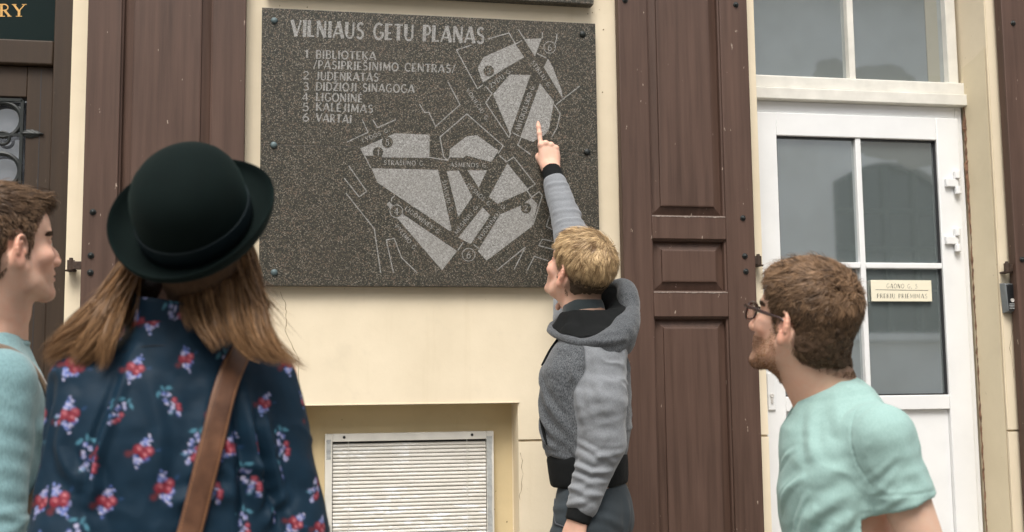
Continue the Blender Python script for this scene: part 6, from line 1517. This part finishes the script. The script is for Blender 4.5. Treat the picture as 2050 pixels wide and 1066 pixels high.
# ------------------------------------------------------------------ man in the mint tee with glasses
def man_mint():
    rng = np.random.default_rng(31); V_, Rp = ray(1600); d = 2.48; Z = np.array((0, 0, 1.))
    th = R_(32); Fh = nrm(-Rp*math.cos(th)+V_*math.sin(th)); pt = R_(17); Fv = Fh*math.cos(pt)+Z*math.sin(pt); R = frame(Fv, roll=R_(-2))
    H = at(1602, 645, d); base = at(1650, 793, d+.01)
    Fb = nrm(-Rp*math.cos(R_(6))-V_*math.sin(R_(6))); Rb = shear_frame(frame(Fb), (.10, 0)); rt = Rb[:, 0]; up = Rb[:, 2]; sh = base-up*.076-Fb*.005
    root = person(sh-up*.5, "bearded man with brown hair and glasses in a mint green v-neck t-shirt")
    sL, eL = at(1768, 880, d-.17), at(1862, 1130, d-.20); wL = eL+Fb*.12-Z*.21-Rp*.0
    sr = at(1676, 860, d+.16); er = sr-Z*.27+Fb*.04; wr = er+Fb*.14-Z*.2
    tor = Loft(sh, Rb, scaled(TORSO, .86, .94), .04)
    armL = limb(sL, eL, wL, (.053, .042, .028)); arms = armL+limb(sr, er, wr, (.05, .042, .028)); pelvis = sh-up*.52
    lb, tp = legs(root, pelvis, frame(Fb), .22, M_denim, M_shoe)
    npz = neck_prims(H, R, base, .061, adam=False); npz.append(Cone(H+R@np.array((0, -.06, -.02)), base-Fb*.015+Z*.01, .042, .050, .04))
    hands = [hand_prims(wL, -Z, -rt, RELAX, side=1), hand_prims(wr, -Z, rt, RELAX, side=-1)]
    hc = (.07, .042, .025); sk = (.66, .425, .315); bc = (.21, .115, .065)
    def color(V):
        C = skin_color(V, H, R, sk, beard=.72, beardcol=bc, brow=(.12, .07, .04), lip=(.55, .24, .19))
        q = (V-H)@R; e = (q[:, 2]-scalp_limit(q[:, 1]))/.010; w = (1/(1+np.exp(-e)))*(np.abs(q[:, 0]) < .082)*.9; return C*(1-w[:, None])+np.array(hc)*w[:, None]
    hv = body_mesh(root, H, R, head_prims(H, R, 1.05, 1.0, .8)+npz+[tor], [tor]+arms+lb+npz[:1], hands, color, mid=[(armL[:1]+[armL[1]], .005)])
    def lim_d(y, dz=0.0): return scalp_limit(y)+.010*np.clip((-.045-y)/.02, 0, 1)
    def thick(q): z, y = q[..., 2], q[..., 1]; return .004+.005*np.clip((z-.0)/.06, 0, 1)+.008*np.clip((z-.06)/.05, 0, 1)
    Vc, Fc = hair_cap("hair_base", root, H, R, thick, hc, limit=lim_d, extra=[Cone(H+R@np.array((0, -.06, -.02)), base-Fb*.015+Z*.01, .042, .050, .04), Cone(H+R@np.array((0, -.022, -.045)), base, .0588, .0624, .03)])
    wh = np.array((.0, -.075, .085)); reg = lambda q: (q[:, 2] > lim_d(q[:, 1])-.003)
    def flow(p, n):
        dd = p-wh; dd = dd/np.maximum(np.linalg.norm(dd, axis=1)[:, None], 1e-4); sw = np.cross(n, dd)
        low = np.clip((.05-p[:, 2])/.07, 0, 1)[:, None]; return dd*(1-.6*low)+sw*.25*(1-low)+low*np.array((0, -.35, -.9))+np.array((-.1, .25, .1))*(1-low)
    ln = lambda p: .014+.022*np.clip((p[:, 2]+.01)/.08, 0, 1)
    def colr(p, c):
        b = np.clip((p[:, 2]-.035)/.05, 0, 1)[:, None]; return c*(.55+.55*b)
    short_hair("hair", root, Vc, Fc, H, R, reg, flow, ln, 26000, [(.045, .026, .015), (.31, .188, .105), colr], rng, lift=lambda p: .16+.30*np.clip((p[:, 2]-.04)/.06, 0, 1)+.12*rng.random(len(p)), clumps=900, clump=.55, jitter=.30, curl=.55, width=.0010, off=.005, seg=8)
    # beard
    hV, hF = hv
    def breg(q):
        x, y, z = np.abs(q[:, 0]), q[:, 1], q[:, 2]; m = (z < -.052-.35*np.maximum(0, .02-y)+.12*np.maximum(0, x-.03)) & (z > -.142) & (y > -.004); mo = (np.abs(z+.0545) < .006) & (y > .084) & (x < .032); lipz = (np.abs(z+.0695) < .0075) & (y > .085) & (x < .022)
        side = (x > .05) & (y < .03) & (y > .0) & (z < .0); return ((m | mo | side) & ~lipz)
    bf = lambda p, n: np.array((0, .35, -.9))+0*p
    short_hair("beard", root, hV, hF, H, R, breg, bf, lambda p: .0035+.003*np.clip((-.085-p[:, 2])/.03, 0, 1), 8000, [(.12, .060, .030), (.36, .19, .095)], rng, lift=.5, clumps=0, curl=.25, width=.0007, seg=5, body=(.03, .05, .07), off=-1)
    hairline(root, hV, hF, H, R, [(.05, .03, .018), (.20, .12, .07)], rng, 3200, lim_d, .012)
    brows(root, hV, hF, H, R, [(.030, .017, .010), (.10, .056, .032)], rng)
    # mint v-neck
    m_mint = fabric("mint_jersey", (.235, .37, .342), (.30, .445, .415), 1100, .9, .06, (300, 300, 120), sheen=.08)
    rows = [(z, cx, cy, rx, ry, p) for z, cx, cy, rx, ry, p in scaled([t for t in TORSO if t[0] > -.62], .93, 1.0, 1.0, .012)]
    P = [Loft(sh, Rb, rows, .045), Cone(base-up*.015-Fb*.01, base-up*.075, .070, .10, .05), Cone(base-Fb*.025-up*.035, sL, .058, .058, .06)]
    dA = nrm(eL-sL); hem = sL+(eL-sL)*.47
    slv = [Cone(sL-dA*.0, hem+dA*.06, .060, .0625, .035), Cone(sr, sr+(er-sr)*.8, .066, .062, .035)]
    cutS = [Plane(hem+dA*.012, nrm(dA+Z*.10), .003, hem+dA*.09, .105), Cone(hem-dA*.006, hem+dA*.10, .050, .056, .003, 's')]
    nk = nrm(base*0+R[:, 2]*.5+Z*.5+Fb*.35)
    cut = [Cone(base-nk*.02-Fb*.004+Z*.004, base+nk*.16, .0615, .085, .004, 's'), Cone(base+Fb*.045+Z*.0, base+Fb*.105-Z*.060, .036, .010, .006, 's'), Cone(base+Fb*.075-Z*.0, base+Fb*.15+Z*.07, .03, .06, .006, 's')]
    fr = lambda f, r, u: sh+Fb*f+rt*r+up*u
    armpit = sL-up*.085+Fb*.045
    fl = [([armpit, fr(.09, -.14, -.17), fr(.12, -.06, -.26)], .020, .0065), ([armpit-up*.02, fr(.07, -.15, -.22), fr(.11, -.09, -.33)], .02, .006), ([armpit+up*.03, fr(.10, -.12, -.10), fr(.125, -.05, -.14)], .02, .0045), ([armpit-up*.04-Fb*.02, fr(.03, -.165, -.27), fr(.06, -.14, -.40)], .022, .006),
          ([base+Fb*.02-rt*.06-up*.03, fr(.05, -.11, -.02), fr(.05, -.14, -.07)], .018, .004), ([base-Fb*.02-rt*.07-up*.02, fr(-.01, -.13, .0), sL+up*.06-Fb*.01], .018, .0035)]
    for (p_, q_, w_, h_) in (((.085, -.13, -.09), (.128, -.03, -.17), .009, .0042), ((.08, -.14, -.12), (.125, -.06, -.25), .008, .0045), ((.07, -.145, -.15), (.11, -.10, -.32), .009, .005), ((.05, -.15, -.19), (.08, -.13, -.40), .009, .0045), ((.10, -.10, -.03), (.12, -.02, -.08), .008, .003), ((-.02, -.15, -.14), (-.03, -.15, -.33), .010, .0045), ((.01, -.155, -.16), (.03, -.15, -.38), .008, .004)):
        fl.append(([fr(*p_), fr((p_[0]+q_[0])/2+.012, (p_[1]+q_[1])/2-.008, (p_[2]+q_[2])/2+.008), fr(*q_)], w_, h_))
    for (a_, b_) in ((.055, .02), (.085, .035), (.12, .015)):
        o_ = sL+dA*a_; fl.append(([o_+Fb*.06-Z*.035, o_+Fb*.03-V_*.05-Z*.01, o_-V_*.058+Z*b_], .008, .0020))
    seam = [sL+up*.074+rt*.03-Fb*.0, sL+up*.055+rt*.02+Fb*.045-V_*.02, sL+rt*.005+Fb*.066-V_*.03, sL-up*.05+Fb*.062-V_*.03, sL-up*.095+Fb*.04-V_*.035]
    fl.append((seam, .0035, -.0028)); pass
    for i in range(4):
        c = sL+dA*(.05+.035*i); fl.append(([c+Fb*.06-Z*.02, c-V_*.06+rt*0+Z*.012, c-Fb*.06+Z*.03], .018, .0018))
    fl.append(([hem-dA*.012+Fb*.06, hem-dA*.012-V_*.065, hem-dA*.012-Fb*.06], .0035, -.0022))
    fl.append(([sL-Fb*.03-V_*.06-Z*.0, sL-Fb*.05-V_*.05-Z*.06, hem-Fb*.055-V_*.03], .020, .0025))
    allp = P+slv+cutS+cut
    cloth("t_shirt", allp, *bounds(P+slv, .02), .0038, m_mint, root, fl, [(8, .003, None), (22, .0012, None), (6, .0042, [[1, 0, .7], [0, 1, 0], [-.4, 0, 1.5]], 'r'), (10, .002, [[.8, 0, -.6], [0, 1, 0], [.5, 0, 1.3]], 'r')])
    Vt, Ft = sculpt(tp, *bounds(tp[:-1], .02), .010); pydata("trousers", Vt, Ft, M_denim, root, True)
    # glasses
    gl = tag(empty("eyeglasses", tuple(H+R@np.array((0, .1, 0)))), "dark brown plastic eyeglasses on the bearded man in the mint t-shirt", "glasses")
    mf = plain("tortoiseshell", (.030, .012, .009), .25, 0, .5, 90, 0); w = lambda x, y, z: tuple(H+R@np.array((x, y, z)))
    b = NB("lens_glass"); b.set(Base_Color=(.95, .97, .98), Roughness=.02, Transmission_Weight=1.0, IOR=1.25, Alpha=.35); ml = b.m
    fm = bmesh.new()
    for s in (-1, 1):
        rim = []
        for i in range(36):
            a = 2*math.pi*i/36; c_, s_ = math.cos(a), math.sin(a); x = .0255*abs(c_)**.75*(1 if c_ > 0 else -1); z = .0185*abs(s_)**.8*(1 if s_ > 0 else -1)
            rim.append(w(s*.0345+x, .1085-.010*((s*.0345+x)/.06)**2, -.004+z))
        tube(fm, rim, [.0024+.0016*(math.sin(2*math.pi*i/36) > .2) for i in range(36)], 8, True)
        lb_ = bmesh.new(); lb_.faces.new([lb_.verts.new(p) for p in rim]); obj("lens", lb_, ml, gl)
        tb = bmesh.new(); tube(tb, [w(s*.060, .1035, .008), w(s*.068, .099, .008), w(s*.0735, .085, .0075), w(s*.0805, .035, .0045), w(s*.0835, -.004, .0035), w(s*.0825, -.022, -.006), w(s*.079, -.032, -.030)], [.0038, .0046, .0044, .0038, .0032, .0026, .002], 8); obj("temple", tb, mf, gl, smooth=True)
    tube(fm, [w(-.010, .1085, .003), w(0, .1105, .006), w(.010, .1085, .003)], .0022, 8); obj("frame", fm, mf, gl, smooth=True)
man_mint()
